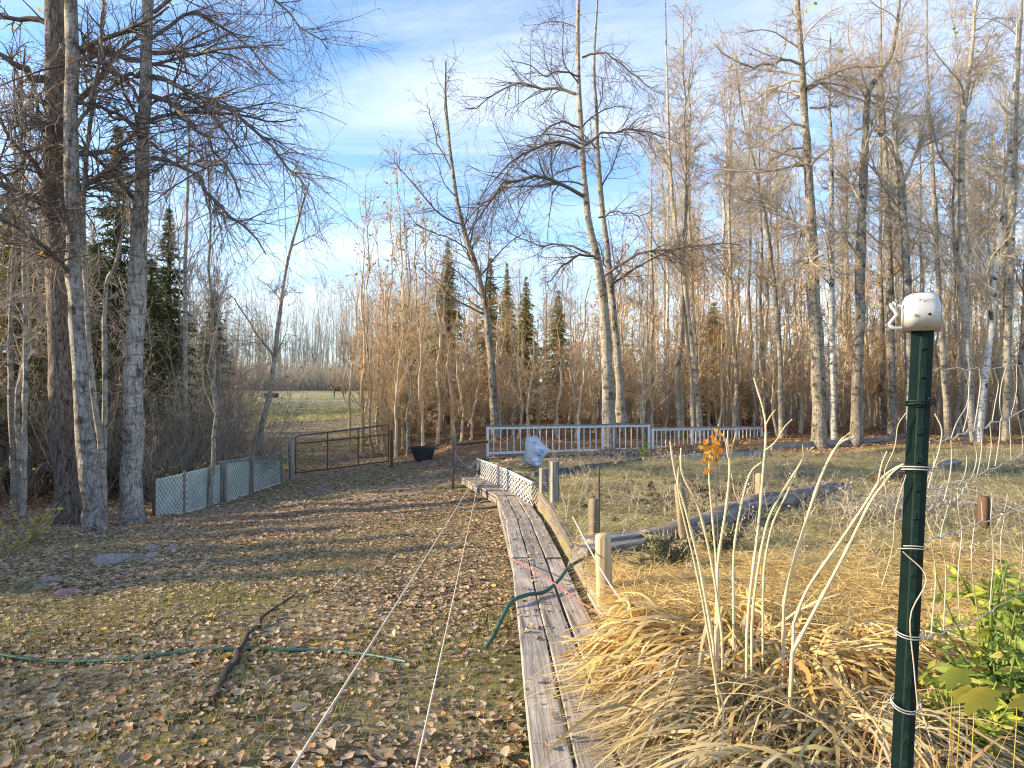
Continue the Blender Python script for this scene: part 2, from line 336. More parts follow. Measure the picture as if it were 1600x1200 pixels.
# ------------------------------------------------------------------ trees
def spawn(P, R, L, count, rng, tmin=.2, tmax=1, ratio=(.3, .6), ang=(35, 65), npts=6, grav=0., wander=.12, rs=.55, rmin=.004, up=0., tp=.5, taper=.75):
    Nn, n, _ = P.shape
    pr = L / L.sum(); idx = rng.choice(Nn, count, p=pr); t = rng.uniform(tmin, tmax, count)
    fi = t * (n - 1); i0 = np.minimum(fi.astype(int), n - 2); u = fi - i0
    p = P[idx, i0] * (1 - u)[:, None] + P[idx, i0 + 1] * u[:, None]; T = norm(P[idx, i0 + 1] - P[idx, i0]); r = R[idx, i0] * (1 - u) + R[idx, i0 + 1] * u
    q = rng.normal(size=(count, 3)); q = norm(q - (q * T).sum(-1, keepdims=True) * T)
    a = np.radians(rng.uniform(*ang, count))[:, None]
    d = np.cos(a) * T + np.sin(a) * q; d[:, 2] += up; d = norm(d)
    Lc = L[idx] * rng.uniform(*ratio, count) * (1 - tp * t); r0 = np.maximum(r * rs, rmin)
    out = [p]; st = Lc / (npts - 1)
    for k in range(1, npts):
        d = d + rng.normal(size=(count, 3)) * wander; d[:, 2] += grav / npts * 2; d = norm(d)
        out.append(out[-1] + d * st[:, None])
    Pn = np.stack(out, 1); Rn = np.maximum(r0[:, None] * (1 - taper * np.linspace(0, 1, npts))[None], rmin * .6)
    return Pn, Rn, Lc
def quads(pts, size, rng, elong=1.0, flat=0.0):
    """leaf-sized faces at pts"""
    n = len(pts); a = norm(rng.normal(size=(n, 3)) * np.array([1, 1, 1 - flat])); b = norm(np.cross(a, rng.normal(size=(n, 3))))
    s = size * rng.uniform(.6, 1.3, n)[:, None]
    v = np.stack([pts, pts + a * s * .5 * elong + b * s * .35, pts + a * s * elong, pts + a * s * .5 * elong - b * s * .35], 1)
    return v.reshape(-1, 3), np.arange(n * 4).reshape(-1, 4)
def crown(P, R, L, rng, lv1, lv2, lv3, limbs=None, droop=-.1, ang1=(45, 75), ratio1=(.18, .34), rmin=.006, tmin1=.3, up1=.1, g2=-.05, wander=.19):
    """limbs + twigs from a set of trunks; returns list of (P,R,sides)"""
    outp = []
    P1, R1, L1 = spawn(P, R, L, lv1, rng, tmin=tmin1, tmax=.98, ratio=ratio1, ang=ang1, npts=10, grav=droop, wander=wander * .7, rs=.34, rmin=rmin * 2, up=up1, tp=.55) if lv1 else (np.zeros((0, 10, 3)), np.zeros((0, 10)), np.zeros(0))
    if limbs:
        LP = np.array([l[0] for l in limbs]); LR = np.array([l[1] for l in limbs]); LL = np.linalg.norm(np.diff(LP, axis=1), axis=-1).sum(1)
        P1 = np.concatenate([P1, LP]); R1 = np.concatenate([R1, LR]); L1 = np.concatenate([L1, LL])
    outp.append((P1, R1, 6))
    P2, R2, L2 = spawn(P1, R1, L1, lv2, rng, tmin=.12, ratio=(.28, .6), ang=(30, 70), npts=6, grav=g2, wander=wander, rs=.42, rmin=rmin * 1.2, up=.05, tp=.45); outp.append((P2, R2, 4))
    P3, R3, L3 = spawn(P2, R2, L2, lv3, rng, tmin=.1, ratio=(.25, .6), ang=(30, 75), npts=4, grav=g2, wander=wander * 1.3, rs=.6, rmin=rmin, tp=.35); outp.append((P3, R3, 3))
    return outp
def hero(name, label, d, path, rng, bk, tw, lv=(14, 420, 2600), limbs=(), base_y=None, extra=(), leaf=None, cat='tree', cw={}, flare=1.18, group=None):
    """path: (px, py, width px) down->up at distance d; further trunks in extra as (d, path); limbs as (pixel polyline, base width px, depth drift)"""
    if d > 19.5 and base_y is None: lv = (lv[0], int(lv[1] * .8), int(lv[2] * .72))
    trunks = []
    for dd, pa in [(d, path)] + list(extra):
        pts = np.array([at(a, b, dd) for a, b, _ in pa]); rad = np.array([c for *_, c in pa]) * .40 * dd / F
        if pts[0][2] > float(gz(pts[0][0], dd)) - .1 and (dd, pa) == (d, path) or dd == d: pts[0][2] = float(gz(pts[0][0], dd)) - .12
        top = pts[-1]; dirn = norm(pts[-1] - pts[-2])
        tp_ = resample(pts, 26); tr = np.interp(np.linspace(0, len(pts) - 1, 26), range(len(pts)), rad); tr[0] *= flare; tr[1] *= 1 + (flare - 1) * .35
        tp_[1:, :2] += rng.normal(size=(25, 2)) * tr[1:, None] * .10
        trunks.append((tp_, tr))
    b = trunks[0][0][0]; r = root(name, (b[0], b[1], b[2] + .12), label, cat, group)
    P = np.array([t[0] for t in trunks]); R = np.array([t[1] for t in trunks]); L = np.linalg.norm(np.diff(P, axis=1), axis=-1).sum(1)
    g = Geo(); v, f = tubes(P, R * rng.uniform(.93, 1.07, R.shape), 12); v = v + rng.normal(size=v.shape) * .006; g.add(v, f); g.build('trunk', bk, r)
    lm = []
    for pl, wpx, drift in limbs:
        m = len(pl); pts = np.array([at(a, c, d + drift * k / (m - 1)) for k, (a, c) in enumerate(pl)])
        q = resample(pts, 10); q[1:] += rng.normal(size=(9, 3)) * .035
        lm.append((q, wpx * .36 * d / F * np.linspace(1, .25, 10)))
    g = Geo(); levels = crown(P, R, L, rng, *lv, limbs=lm, **cw)
    for p_, r_, s_ in levels:
        if len(p_): g.add(*tubes(p_, r_, s_))
    g.build('branches', tw, r)
    if leaf:
        mt, cnt, sz = leaf; p3 = levels[2][0]; pk = p3[rng.integers(0, len(p3), cnt), -1]
        g = Geo(); g.add(*quads(pk, sz, rng)); g.build('leaves', mt, r)
    return r

rg = lambda k: np.random.default_rng(k)
arch = dict(droop=-.25, g2=-.14, rmin=.003, tmin1=.5)
# the three big trunks at the left edge of the yard
hero('poplar_tree', 'thick dark furrowed poplar trunk, rear of the pair at the left edge', 12.2,
     [(113, 832, 58), (104, 740, 48), (97, 600, 44), (91, 450, 42), (88, 250, 42), (88, 66, 40), (86, -200, 34), (80, -500, 14)], rg(1), 'bark_furrowed', 'twig_dark', (9, 360, 1700),
     [([(78, 123), (50, 120), (27, 103), (0, 90), (-40, 70)], 20, -1), ([(72, 280), (60, 257), (33, 233), (0, 190), (-30, 150)], 13, -1.5), ([(80, 223), (50, 233), (30, 260), (0, 283), (-30, 310)], 12, -.5),
      ([(80, 180), (60, 150), (57, 177), (60, 203), (78, 222)], 10, -.8), ([(100, 120), (130, 95), (165, 80), (205, 95), (225, 90)], 15, 1), ([(100, 280), (130, 275), (165, 290), (195, 320), (210, 345)], 9, 1.5),
      ([(85, 350), (60, 330), (30, 320), (-10, 330)], 9, -1.5), ([(80, 160), (40, 150), (20, 190), (10, 240)], 9, -2)], cw=arch, leaf=('leaf_orange', 26, .12))
hero('poplar_tree', 'light grey leaning trunk, front of the pair beside the yellow shrub', 11.2,
     [(151, 842, 42), (144, 780, 36), (134, 690, 33), (125, 580, 30), (117, 450, 28), (112, 300, 26), (112, 66, 22), (112, -250, 12)], rg(2), 'bark_grey', 'twig_dark', (8, 300, 1900),
     [([(122, 160), (150, 165), (180, 180), (212, 202)], 11, .3), ([(118, 200), (140, 170), (150, 120), (160, 66), (165, 20)], 9, .4)], cw=arch, leaf=('leaf_orange', 18, .11))
hero('poplar_tree', 'straight grey poplar trunk standing just left of the green panel fence', 12.3,
     [(205, 822, 47), (206, 780, 41), (208, 680, 36), (210, 560, 33), (214, 430, 32), (220, 300, 27), (225, 180, 22), (231, 66, 20), (238, -200, 15), (242, -420, 7)], rg(3), 'bark_grey', 'twig_dark', (8, 600, 3500),
     [([(238, 120), (267, 127), (300, 147), (360, 167), (400, 203), (433, 240), (467, 277), (482, 305)], 12, -2), ([(236, 150), (267, 163), (293, 190), (320, 207), (337, 240), (360, 272), (373, 307)], 12, -1),
      ([(238, 247), (273, 257), (307, 277), (333, 307), (360, 340), (390, 367), (415, 395)], 11, -1.5), ([(236, 222), (265, 240), (293, 253), (333, 250), (355, 232)], 7, -2.2), ([(232, 165), (262, 150), (300, 158), (345, 190), (390, 250), (420, 300)], 7, 1),
      ([(240, 83), (287, 80), (333, 77), (400, 73), (440, 72)], 10, -1.5), ([(236, 60), (290, 20), (350, 40), (405, 90), (440, 130)], 9, .5), ([(213, 200), (187, 183), (160, 170), (133, 163)], 12, -.5), ([(222, 110), (200, 123), (173, 137), (147, 143)], 10, -1),
      ([(218, 160), (180, 110), (140, 90), (110, 100)], 8, -1.6), ([(240, 20), (310, -30), (400, -20), (470, 40), (508, 78)], 9, -1)], cw=dict(droop=-.4, g2=-.2, rmin=.003, tmin1=.5))
# slim stems around them
hero('young_aspen', 'slim pale double stem between the two big left trunks', 11.8, [(163, 770, 14), (158, 700, 12), (145, 610, 11), (137, 500, 9), (130, 330, 8), (140, 200, 7), (158, 66, 7), (170, -150, 3)], rg(4), 'bark_pale', 'twig_grey', (6, 120, 700),
     extra=[(11.9, [(160, 770, 12), (164, 640, 9), (163, 500, 8), (168, 440, 6), (186, 395, 5), (195, 300, 2)])])
hero('young_aspen', 'thin bare stem second from the left border of the photo', 13, [(36, 830, 10), (38, 700, 10), (40, 560, 8), (38, 430, 7), (36, 300, 5), (34, 100, 2)], rg(5), 'bark_pale', 'twig_grey', (12, 200, 900))
hero('young_aspen', 'thin bare stem nearest the left border of the photo', 14, [(22, 790, 10), (19, 700, 9), (16, 560, 9), (20, 440, 8), (24, 300, 5), (22, 100, 2)], rg(6), 'bark_pale', 'twig_grey', (12, 200, 900))
hero('young_aspen', 'tall slender grey stem behind the green panel fence with a bare top', 17, [(291, 720, 8), (290, 560, 8), (290, 430, 7), (293, 300, 6), (296, 200, 3), (297, 150, 1.5)], rg(7), 'bark_pale', 'twig_grey', (10, 140, 700), cw=dict(droop=.1, up1=.3, rmin=.005))
hero('leaning_tree', 'slim tree leaning right over the end of the green panel fence', 19, [(398, 712, 13), (410, 665, 10), (424, 600, 9), (436, 500, 8), (447, 420, 6), (462, 360, 5), (474, 315, 3), (484, 285, 2)], rg(8), 'bark_pale', 'twig_grey', (7, 110, 420),
     [([(428, 560), (400, 520), (370, 470), (345, 450)], 5, -1), ([(455, 385), (480, 372), (500, 360), (512, 340)], 3, .5)], cw=dict(droop=.1, up1=.3, rmin=.006, ratio1=(.15, .28)))
# the leaning poplar and the double poplar behind the white railing
hero('leaning_tree', 'leafless tree leaning left with a forked top, left of the double trunk', 23, [(776, 668, 17), (770, 600, 15), (764, 520, 14), (757, 470, 12), (745, 420, 10), (722, 350, 9), (708, 270, 7), (697, 170, 5), (697, 95, 2)], rg(9), 'bark_poplar', 'twig_dark', (16, 340, 2000),
     [([(752, 440), (735, 395), (745, 340), (757, 300), (778, 250)], 6, 1), ([(722, 350), (690, 335), (655, 300), (625, 265), (615, 245)], 5, -1), ([(708, 270), (685, 225), (673, 180), (668, 160)], 4, .5), ([(735, 395), (700, 370), (650, 350), (620, 300)], 4, 1)], cw=dict(droop=.15, up1=.25, rmin=.0055))
hero('double_poplar', 'tallest double trunked pale poplar with drooping limbs behind the white railing', 21,
     [(955, 668, 27), (950, 600, 23), (946, 530, 21), (944, 480, 20), (935, 410, 16), (921, 350, 13), (914, 290, 11), (909, 220, 10), (905, 150, 9), (903, 66, 8), (905, -60, 6), (910, -180, 3)], rg(10), 'bark_pale', 'twig_dark', (20, 1000, 5400),
     [([(912, 307), (883, 290), (847, 278), (813, 277), (783, 290), (763, 313), (743, 347), (728, 372)], 9, -2), ([(905, 232), (877, 223), (843, 230), (807, 247), (780, 270), (757, 300)], 7, -1), ([(899, 147), (880, 137), (857, 140), (830, 132), (810, 130), (777, 143), (750, 163), (728, 172)], 7, 1),
      ([(915, 227), (937, 210), (973, 205), (1007, 203), (1037, 212), (1062, 222)], 6, 1.5), ([(910, 90), (947, 83), (980, 103), (1007, 130), (1033, 147)], 5, -1), ([(926, 400), (903, 400), (883, 413), (863, 437), (855, 450)], 6, -2), ([(923, 397), (897, 387), (870, 380), (840, 382), (810, 370), (785, 350)], 6, .8),
      ([(955, 450), (973, 430), (1007, 410), (1037, 393), (1062, 390)], 6, .5), ([(908, 200), (880, 190), (855, 200), (830, 230), (815, 260)], 5, -1.6), ([(903, 120), (870, 110), (850, 120), (820, 100), (790, 95)], 4, -1.2), ([(935, 340), (965, 330), (1000, 335), (1030, 320)], 4, -1)],
     extra=[(21.4, [(972, 660, 22), (968, 600, 15), (962, 520, 13), (955, 450, 12), (948, 380, 10), (940, 320, 10), (934, 240, 9), (932, 170, 7), (928, 100, 5), (935, -20, 2)])], cw=dict(droop=-.3, g2=-.12, rmin=.005), leaf=('leaf_yellow', 60, .11))
# poplars and birches of the right-hand wood
hero('aspen_tree', 'slender pale aspen just right of the double trunk, bending left at mid height', 24, [(1094, 672, 12), (1088, 600, 11), (1078, 520, 10), (1068, 430, 9), (1058, 370, 8), (1050, 300, 7), (1046, 240, 6), (1042, 120, 4), (1040, 0, 2)], rg(11), 'bark_pale', 'twig_pale', (12, 200, 1000), cw=dict(droop=.2, up1=.3, rmin=.0055))
hero('poplar_tree', 'large grey barked poplar, thickest trunk right of the white railing', 20, [(1281, 692, 30), (1279, 640, 26), (1277, 540, 24), (1271, 430, 22), (1266, 330, 18), (1262, 250, 15), (1257, 180, 13), (1253, 100, 11), (1247, 20, 9), (1240, -100, 4)], rg(12), 'bark_poplar', 'twig_brown', (16, 850, 5600),
     [([(1249, 100), (1222, 92), (1195, 100), (1171, 104), (1138, 90), (1117, 70)], 6, -1), ([(1252, 127), (1222, 131), (1195, 144), (1161, 161), (1130, 175)], 6, 1), ([(1257, 198), (1235, 192), (1208, 212), (1188, 229), (1158, 235)], 6, -1.5), ([(1263, 230), (1239, 232), (1212, 246), (1195, 262), (1181, 286)], 5, .5),
      ([(1263, 255), (1240, 258), (1220, 275), (1200, 300)], 4, -1), ([(1262, 140), (1290, 121), (1316, 104), (1343, 94)], 5, 1), ([(1257, 102), (1283, 84), (1310, 67), (1330, 40)], 4, -1), ([(1266, 168), (1300, 167), (1330, 165)], 5, .6)], cw=dict(droop=-.25, g2=-.1, rmin=.005), leaf=('leaf_yellow', 90, .12))
hero('birch_tree', 'narrow white birch with black marks close behind the thickest right trunk', 21, [(1302, 688, 13), (1301, 600, 12), (1299, 460, 11), (1300, 330, 9), (1299, 230, 8), (1296, 160, 5), (1298, 50, 2)], rg(13), 'bark_birch', 'twig_brown', (10, 220, 1200), cw=dict(droop=.1, up1=.2, rmin=.0055))
hero('poplar_tree', 'straight brown poplar that forks into two near its top, right of the white birch', 20.5, [(1337, 690, 25), (1339, 620, 21), (1342, 500, 18), (1345, 400, 17), (1348, 300, 15), (1352, 210, 12), (1357, 145, 11), (1380, 110, 8), (1398, 66, 7), (1412, -60, 3)], rg(14), 'bark_poplar', 'twig_brown', (14, 480, 2900),
     [([(1357, 143), (1343, 104), (1330, 70), (1325, 20)], 6, .3), ([(1356, 150), (1390, 152), (1410, 150)], 5, 1)], cw=dict(droop=-.1, up1=.2, rmin=.0055))
hero('poplar_tree', 'dark slim poplar behind, between the forked poplar and the pale crooked aspen', 23.5, [(1395, 672, 17), (1393, 560, 15), (1390, 430, 14), (1386, 320, 12), (1382, 220, 9), (1378, 140, 6), (1376, -20, 2)], rg(15), 'bark_poplar', 'twig_brown', (14, 260, 1400), cw=dict(droop=.1, up1=.25, rmin=.0055))
hero('aspen_tree', 'pale crooked aspen with spreading upper limbs directly left of the white post cap', 21, [(1423, 690, 20), (1420, 560, 17), (1417, 430, 15), (1412, 340, 14), (1409, 290, 13), (1402, 250, 10), (1388, 220, 8), (1370, 205, 5), (1355, 180, 2)], rg(16), 'bark_pale', 'twig_pale', (12, 420, 2400),
     [([(1410, 290), (1425, 255), (1440, 205), (1452, 150), (1460, 80)], 8, .5), ([(1402, 250), (1398, 200), (1402, 150), (1405, 90), (1408, 30)], 8, -.5), ([(1424, 440), (1455, 410), (1490, 380), (1510, 350)], 5, 1)], cw=dict(droop=.1, up1=.3, rmin=.0055))
hero('aspen_tree', 'slim pale aspen rising immediately right of the white post cap', 22.5, [(1482, 690, 12), (1474, 560, 11), (1466, 440, 10), (1461, 330, 9), (1456, 240, 7), (1450, 150, 4), (1448, 0, 2)], rg(17), 'bark_pale', 'twig_pale', (12, 240, 1300), cw=dict(droop=.2, up1=.3, rmin=.0055))
hero('poplar_tree', 'tall mottled poplar midway between the white post cap and the right border', 21, [(1516, 690, 19), (1511, 560, 16), (1506, 430, 14), (1503, 330, 13), (1503, 230, 11), (1510, 140, 9), (1520, 66, 7), (1530, -80, 3)], rg(18), 'bark_pale', 'twig_brown', (16, 480, 2900), cw=dict(droop=-.05, up1=.2, rmin=.0055), leaf=('leaf_yellow', 60, .12))
hero('aspen_tree', 'curved whitish aspen leaning right, low behind the wire fence', 20.5, [(1527, 665, 15), (1536, 600, 14), (1546, 540, 12), (1551, 470, 11), (1555, 420, 10), (1566, 340, 9), (1577, 260, 7), (1584, 160, 5), (1590, 20, 2)], rg(19), 'bark_birch', 'twig_pale', (14, 300, 1700), cw=dict(droop=.1, up1=.3, rmin=.0055))
hero('poplar_tree', 'mottled poplar trunk nearest the right border of the photo', 21.5, [(1572, 690, 17), (1574, 560, 15), (1578, 430, 14), (1584, 300, 12), (1586, 180, 10), (1592, 66, 8), (1600, -80, 3)], rg(20), 'bark_pale', 'twig_brown', (16, 460, 2600), cw=dict(droop=-.05, up1=.2, rmin=.0055), leaf=('leaf_yellow', 50, .12))
hero('poplar_tree', 'thin brown poplar with a bent top, left of the thickest right hand trunk', 23, [(1222, 676, 11), (1219, 560, 10), (1212, 470, 9), (1204, 400, 8), (1194, 330, 7), (1182, 270, 5), (1160, 180, 3), (1150, 100, 2)], rg(21), 'bark_poplar', 'twig_brown', (14, 240, 1300), cw=dict(droop=-.15, up1=.2, rmin=.0055))

# repeated woodland trees: one of each kind, then copies
FAR = (0, 0, -60)
def bare_tree(name, seed, H, r0, bk, tw, lv, bend=.04, cw={}, leaf=None):
    rng = rg(seed); n = 18; t = np.linspace(0, 1, n)
    P = np.stack([np.cumsum(rng.normal(size=n)) * bend * H / n, np.cumsum(rng.normal(size=n)) * bend * H / n, t * H], 1); P[:, :2] -= P[0, :2]
    R = r0 * (1 - .9 * t ** 1.1); R[0] *= 1.25
    r = bpy.data.objects.new(name, None); r.empty_display_size = .1; C.objects.link(r)
    P, R = P[None], R[None]; L = np.array([H])
    g = Geo(); g.add(*tubes(P, R, 8)); g.build('trunk', bk, r, world=False)
    g = Geo(); lv_ = crown(P, R, L, rng, *lv, **cw)
    for a, b, s in lv_: g.add(*tubes(a, b, s if s < 5 else 5))
    g.build('branches', tw, r, world=False)
    if leaf:
        mt, c, sz = leaf; p3 = lv_[2][0]; g = Geo(); g.add(*quads(p3[rng.integers(0, len(p3), c), -1], sz, rng)); g.build('leaves', mt, r, world=False)
    return r
def spruce(name, seed, H, rad, mt, den=1.0, power=.95):
    rng = rg(seed); r = bpy.data.objects.new(name, None); r.empty_display_size = .1; C.objects.link(r)
    z = np.linspace(0, H, 10); g = Geo(); g.add(*tubes(np.stack([0 * z, 0 * z, z], 1)[None], (.022 * H * (1 - .95 * z / H))[None], 7)); g.build('trunk', 'bark_spruce', r, world=False)
    nb = int(260 * den); hz_ = rng.uniform(.03, .99, nb) ** .85 * H; hz_.sort(); az = np.arange(nb) * 2.399 + rng.normal(size=nb) * .3
    ln = rad * (np.minimum(1 - hz_ / H, .75) ** power * 1.12 * rng.uniform(.42, 1.25, nb) + .02)
    n = 6; P = [np.stack([0 * hz_, 0 * hz_, hz_], 1)]; d = np.stack([np.cos(az), np.sin(az), .25 + .5 * hz_ / H], 1)
    for k in range(1, n):
        P.append(P[-1] + norm(d) * (ln / (n - 1))[:, None]); d[:, 2] -= .26
    P = np.stack(P, 1); g = Geo(); g.add(*tubes(P, np.linspace(.018, .005, n)[None].repeat(nb, 0), 3))
    g.build('branches', 'bark_spruce', r, world=False)
    per = 34; idx = rng.integers(0, nb, nb * per); t = rng.uniform(.1, 1, nb * per); fi = t * (n - 1); i0 = np.minimum(fi.astype(int), n - 2); u = (fi - i0)[:, None]
    p = P[idx, i0] * (1 - u) + P[idx, i0 + 1] * u; T = norm(P[idx, i0 + 1] - P[idx, i0]); q = rng.normal(size=p.shape); a = norm(T * .9 + q * .6 + np.array([0, 0, -.28]))
    b = norm(np.cross(a, rng.normal(size=p.shape))); s = (rng.uniform(.10, .27, len(p)) * (.38 + .62 * np.clip((H - p[:, 2]) / (.4 * H), 0, 1)))[:, None]; ww = s * .2
    v = np.stack([p - b * ww * .5, p + b * ww * .5, p + a * s + b * ww * .25, p + a * s - b * ww * .25], 1)
    g = Geo(); g.add(v.reshape(-1, 3), np.arange(len(p) * 4).reshape(-1, 4)); g.build('crown', mt, r, world=False)
    return r
def brush(name, seed, H, W, tw, nst, lv2, lv3, leaf=None):
    """a many-stemmed bush"""
    rng = rg(seed); n = 8; az = rng.uniform(0, 6.283, nst); out_ = rng.uniform(.1, 1, nst) * W
    P = []; p = np.stack([np.cos(az) * .15 * W, np.sin(az) * .15 * W, 0 * az - .05], 1) * rng.uniform(.3, 1.5, (nst, 1)); d = norm(np.stack([np.cos(az) * out_, np.sin(az) * out_, np.full(nst, H)], 1)); ln = H * rng.uniform(.5, 1.05, nst)
    for k in range(n):
        P.append(p); d = norm(d + rng.normal(size=d.shape) * .09 + np.array([0, 0, .03])); p = p + d * (ln / n)[:, None]
    P = np.stack(P, 1); R = (rng.uniform(.005, .013, nst) * H / 3)[:, None] * np.linspace(1, .35, n)[None]
    r = bpy.data.objects.new(name, None); r.empty_display_size = .1; C.objects.link(r)
    g = Geo(); g.add(*tubes(P, R, 4)); g.build('stems', tw, r, world=False)
    P2, R2, L2 = spawn(P, R, ln, lv2, rng, tmin=.15, ratio=(.25, .5), ang=(25, 60), npts=5, wander=.16, rs=.6, rmin=.005)
    P3, R3, L3 = spawn(P2, R2, L2, lv3, rng, tmin=.1, ratio=(.3, .6), ang=(25, 70), npts=3, wander=.16, rs=.7, rmin=.004)
    g = Geo(); g.add(*tubes(P2, R2, 3)); g.add(*tubes(P3, R3, 3)); g.build('twigs', tw, r, world=False)
    if leaf:
        mt, c, sz = leaf; g = Geo(); pp = np.concatenate([P3[:, -1], P3[:, 1], P2[:, -1]]); g.add(*quads(pp[rng.integers(0, len(pp), c)], sz, rng)); g.build('leaves', mt, r, world=False)
    return r
USED = {}
def put(proto, x, y, rz=None, sc=1.0, label=None, cat=None, group=None, sink=.05):
    rz = random.uniform(0, 6.28) if rz is None else rz; s = (sc,) * 3 if np.isscalar(sc) else sc
    loc = on(x, y, -sink)
    if proto.name not in USED:
        USED[proto.name] = 1; o = proto; o.location = loc; o.rotation_euler = (0, 0, rz); o.scale = s
    else: o = copy_tree(proto, loc, rz, s)
    return tag(o, label, cat, group)
def clear_path(x, y):
    """inside the open corridor that runs from the gate to the pasture"""
    return (x < -.19 * y) and (x > -.40 * y)

sap = [bare_tree('aspen_sapling', 100 + k, 7.5, (.05, .062, .045, .056)[k], ('bark_sapling', 'bark_sapling', 'bark_pale', 'bark_sapling')[k], ('twig_tan', 'twig_rust', 'twig_pale', 'twig_tan')[k], (18, 80, 260), .09, dict(droop=.25, up1=.4, ang1=(25, 58), ratio1=(.15, .32), rmin=.006, tmin1=.15), (None, ('leaf_dead', 170, .09), None, ('leaf_dead', 260, .085))[k]) for k in range(4)]
sag = [bare_tree('aspen_sapling', 110 + k, 7.5, .045, 'bark_pale', 'twig_grey', (18, 90, 260), .09, dict(droop=.3, up1=.5, ang1=(25, 50), ratio1=(.15, .32), rmin=.006, tmin1=.2)) for k in range(2)]
asp = [bare_tree('woodland_aspen', 120 + k, 15, .11, ('bark_pale', 'bark_birch', 'bark_poplar', 'bark_pale')[k], ('twig_pale', 'twig_pale', 'twig_pale', 'twig_brown')[k], (26, 260, 1300), .06, dict(droop=.12, up1=.35, ang1=(30, 60), ratio1=(.14, .26), rmin=.008, tmin1=.35)) for k in range(4)]
bru = [brush('willow_brush', 140, 3.6, 1.5, 'twig_tan', 26, 300, 1500, ('leaf_dead', 420, .07)), brush('willow_brush', 141, 3.2, 1.3, 'twig_rust', 24, 300, 1500, ('leaf_dead', 900, .075)), brush('willow_brush', 142, 3.4, 1.7, 'twig_brown', 26, 300, 1500, ('leaf_olive', 300, .06))]
brg = [brush('grey_brush', 150, 3.6, 2.2, 'twig_grey', 34, 300, 1300, ('leaf_olive', 110, .06)), brush('grey_brush', 151, 4.4, 2.0, 'twig_grey', 30, 280, 1200, ('leaf_yellow_green', 90, .06))]

def scatter(n, seed, pxr, dr, mind, test=None, bias=1.0):
    rng = rg(seed); pts = []; tries = 0
    while len(pts) < n and tries < n * 60:
        tries += 1; d = dr[0] + (dr[1] - dr[0]) * rng.random() ** bias; x = (rng.uniform(*pxr) - 800) * d / F
        if test and not test(x, d): continue
        if all((x - a) ** 2 + (d - b) ** 2 > mind * mind for a, b in pts): pts.append((x, d))
    return pts
def LS(v, px):
    look = ('thin bare tan aspen sapling', 'thick-stemmed sapling with a few rusty dead leaves', 'slender pale grey aspen sapling', 'tan sapling carrying many rusty dead leaves')[v]
    zone = 'in the thicket left of the double trunk' if px < 955 else ('in the thicket right of the double trunk' if px < 1275 else 'behind the wire fence at right')
    return look + ' ' + zone, 'sapling', look + 's ' + zone
for k, (x, y) in enumerate(scatter(290, 11, (600, 1640), (23.5, 41), .33, lambda x, y: not clear_path(x, y), 1.3)):
    sh = .72 if 650 < 800 + x / y * F < 930 else 1
    put(sap[k % 4], x, y, None, (1.05, 1.05, random.uniform(.55, 1.05) * sh), *LS(k % 4, x / y * F + 800))
# taller pale saplings at the corner of the corridor
for k, (px, d, h) in enumerate([(546, 29, 1.15), (566, 27, 1.3), (583, 26, 1.45), (598, 27.5, 1.35), (604, 25.5, 1.0), (622, 26, 1.5), (640, 25, 1.3), (652, 27, 1.35), (664, 26, 1.2), (592, 30, 1.3), (632, 29, 1.25), (684, 24.5, .95), (706, 25, 1.0)]):
    put(sap[k % 4], (px - 800) * d / F, d, k * 1.3, (1.3, 1.3, h), 'tall pale bare sapling in the sunlit row at the corner of the open track', 'sapling', 'tall saplings at the corner of the track')
def LW(px): return 'deep in the wood left of the thickest right trunk' if px < 1280 else 'deep in the wood right of the thickest right trunk'
for k, (x, y) in enumerate(scatter(62, 12, (1010, 1720), (24, 44), 1.2)):
    put(asp[k % 4], x, y, None, random.uniform(.75, 1.1), ('tall pale barked aspen ', 'tall white barked aspen ', 'tall brown barked aspen ', 'tall pale aspen with brown twigs ')[k % 4] + LW(x / y * F + 800), 'tree', ('pale barked aspens ', 'white barked aspens ', 'brown barked aspens ', 'brown twigged aspens ')[k % 4] + LW(x / y * F + 800))
for k, (x, y) in enumerate(scatter(34, 13, (640, 1030), (34, 60), 1.6)):
    put(asp[k % 4], x, y, None, random.uniform(.45, .68), 'tall bare aspen rising far behind the tan thicket in the middle', 'tree', 'bare aspens behind the middle thicket')
for k, (x, y) in enumerate(scatter(26, 14, (585, 1660), (23.5, 36), 1.0, lambda x, y: x > -.2 * y + .2, 1.3)):
    far_r = x / y > .30
    put(bru[(2 if far_r and k % 3 else k % 3)], x, y, None, (1.0, 1.0, random.uniform(.55, 1.05)), 'bushy undergrowth shrub with tan twigs and dead leaves under the wood behind the railing', 'shrub', 'undergrowth shrubs behind the railing')
# left wood
for k, (x, y) in enumerate(scatter(40, 15, (-150, 385), (14.5, 36), 1.1, lambda x, y: x < -.42 * y - .2)):
    put(sag[k % 2], x, y, None, random.uniform(.8, 1.5), 'thin bare sapling in the shaded wood at left', 'sapling', 'saplings in the shaded left wood')
for k, (x, y) in enumerate(scatter(34, 16, (-160, 395), (14.5, 34), 1.2, lambda x, y: x < -.40 * y - .4 and not (y < 19 and x > -7.5))):
    put(brg[k % 2], x, y, None, random.uniform(.7, 1.1), 'tangled grey brush in the shaded wood behind the left trunks', 'shrub', 'tangled brush in the left wood')
put(brg[0], -7.3, 18.2, 1.0, 1.0, 'arching grey brush leaning over the green panel fence', 'shrub')
put(brg[1], -8.6, 17.2, 2.0, .85, 'brown brush rising behind the left end of the green panel fence', 'shrub')
for k, (x, y, h) in enumerate([(-10.2, 23.5, 1.25), (-11.6, 27, 1.4), (-13.6, 31, 1.3), (-16.4, 36, 1.3), (-12.9, 25, 1.4), (-19, 41, 1.4)]):
    put(brg[k % 2], x, y, None, h, 'arching grey brush along the left side of the open track', 'shrub', 'arching brush along the track')
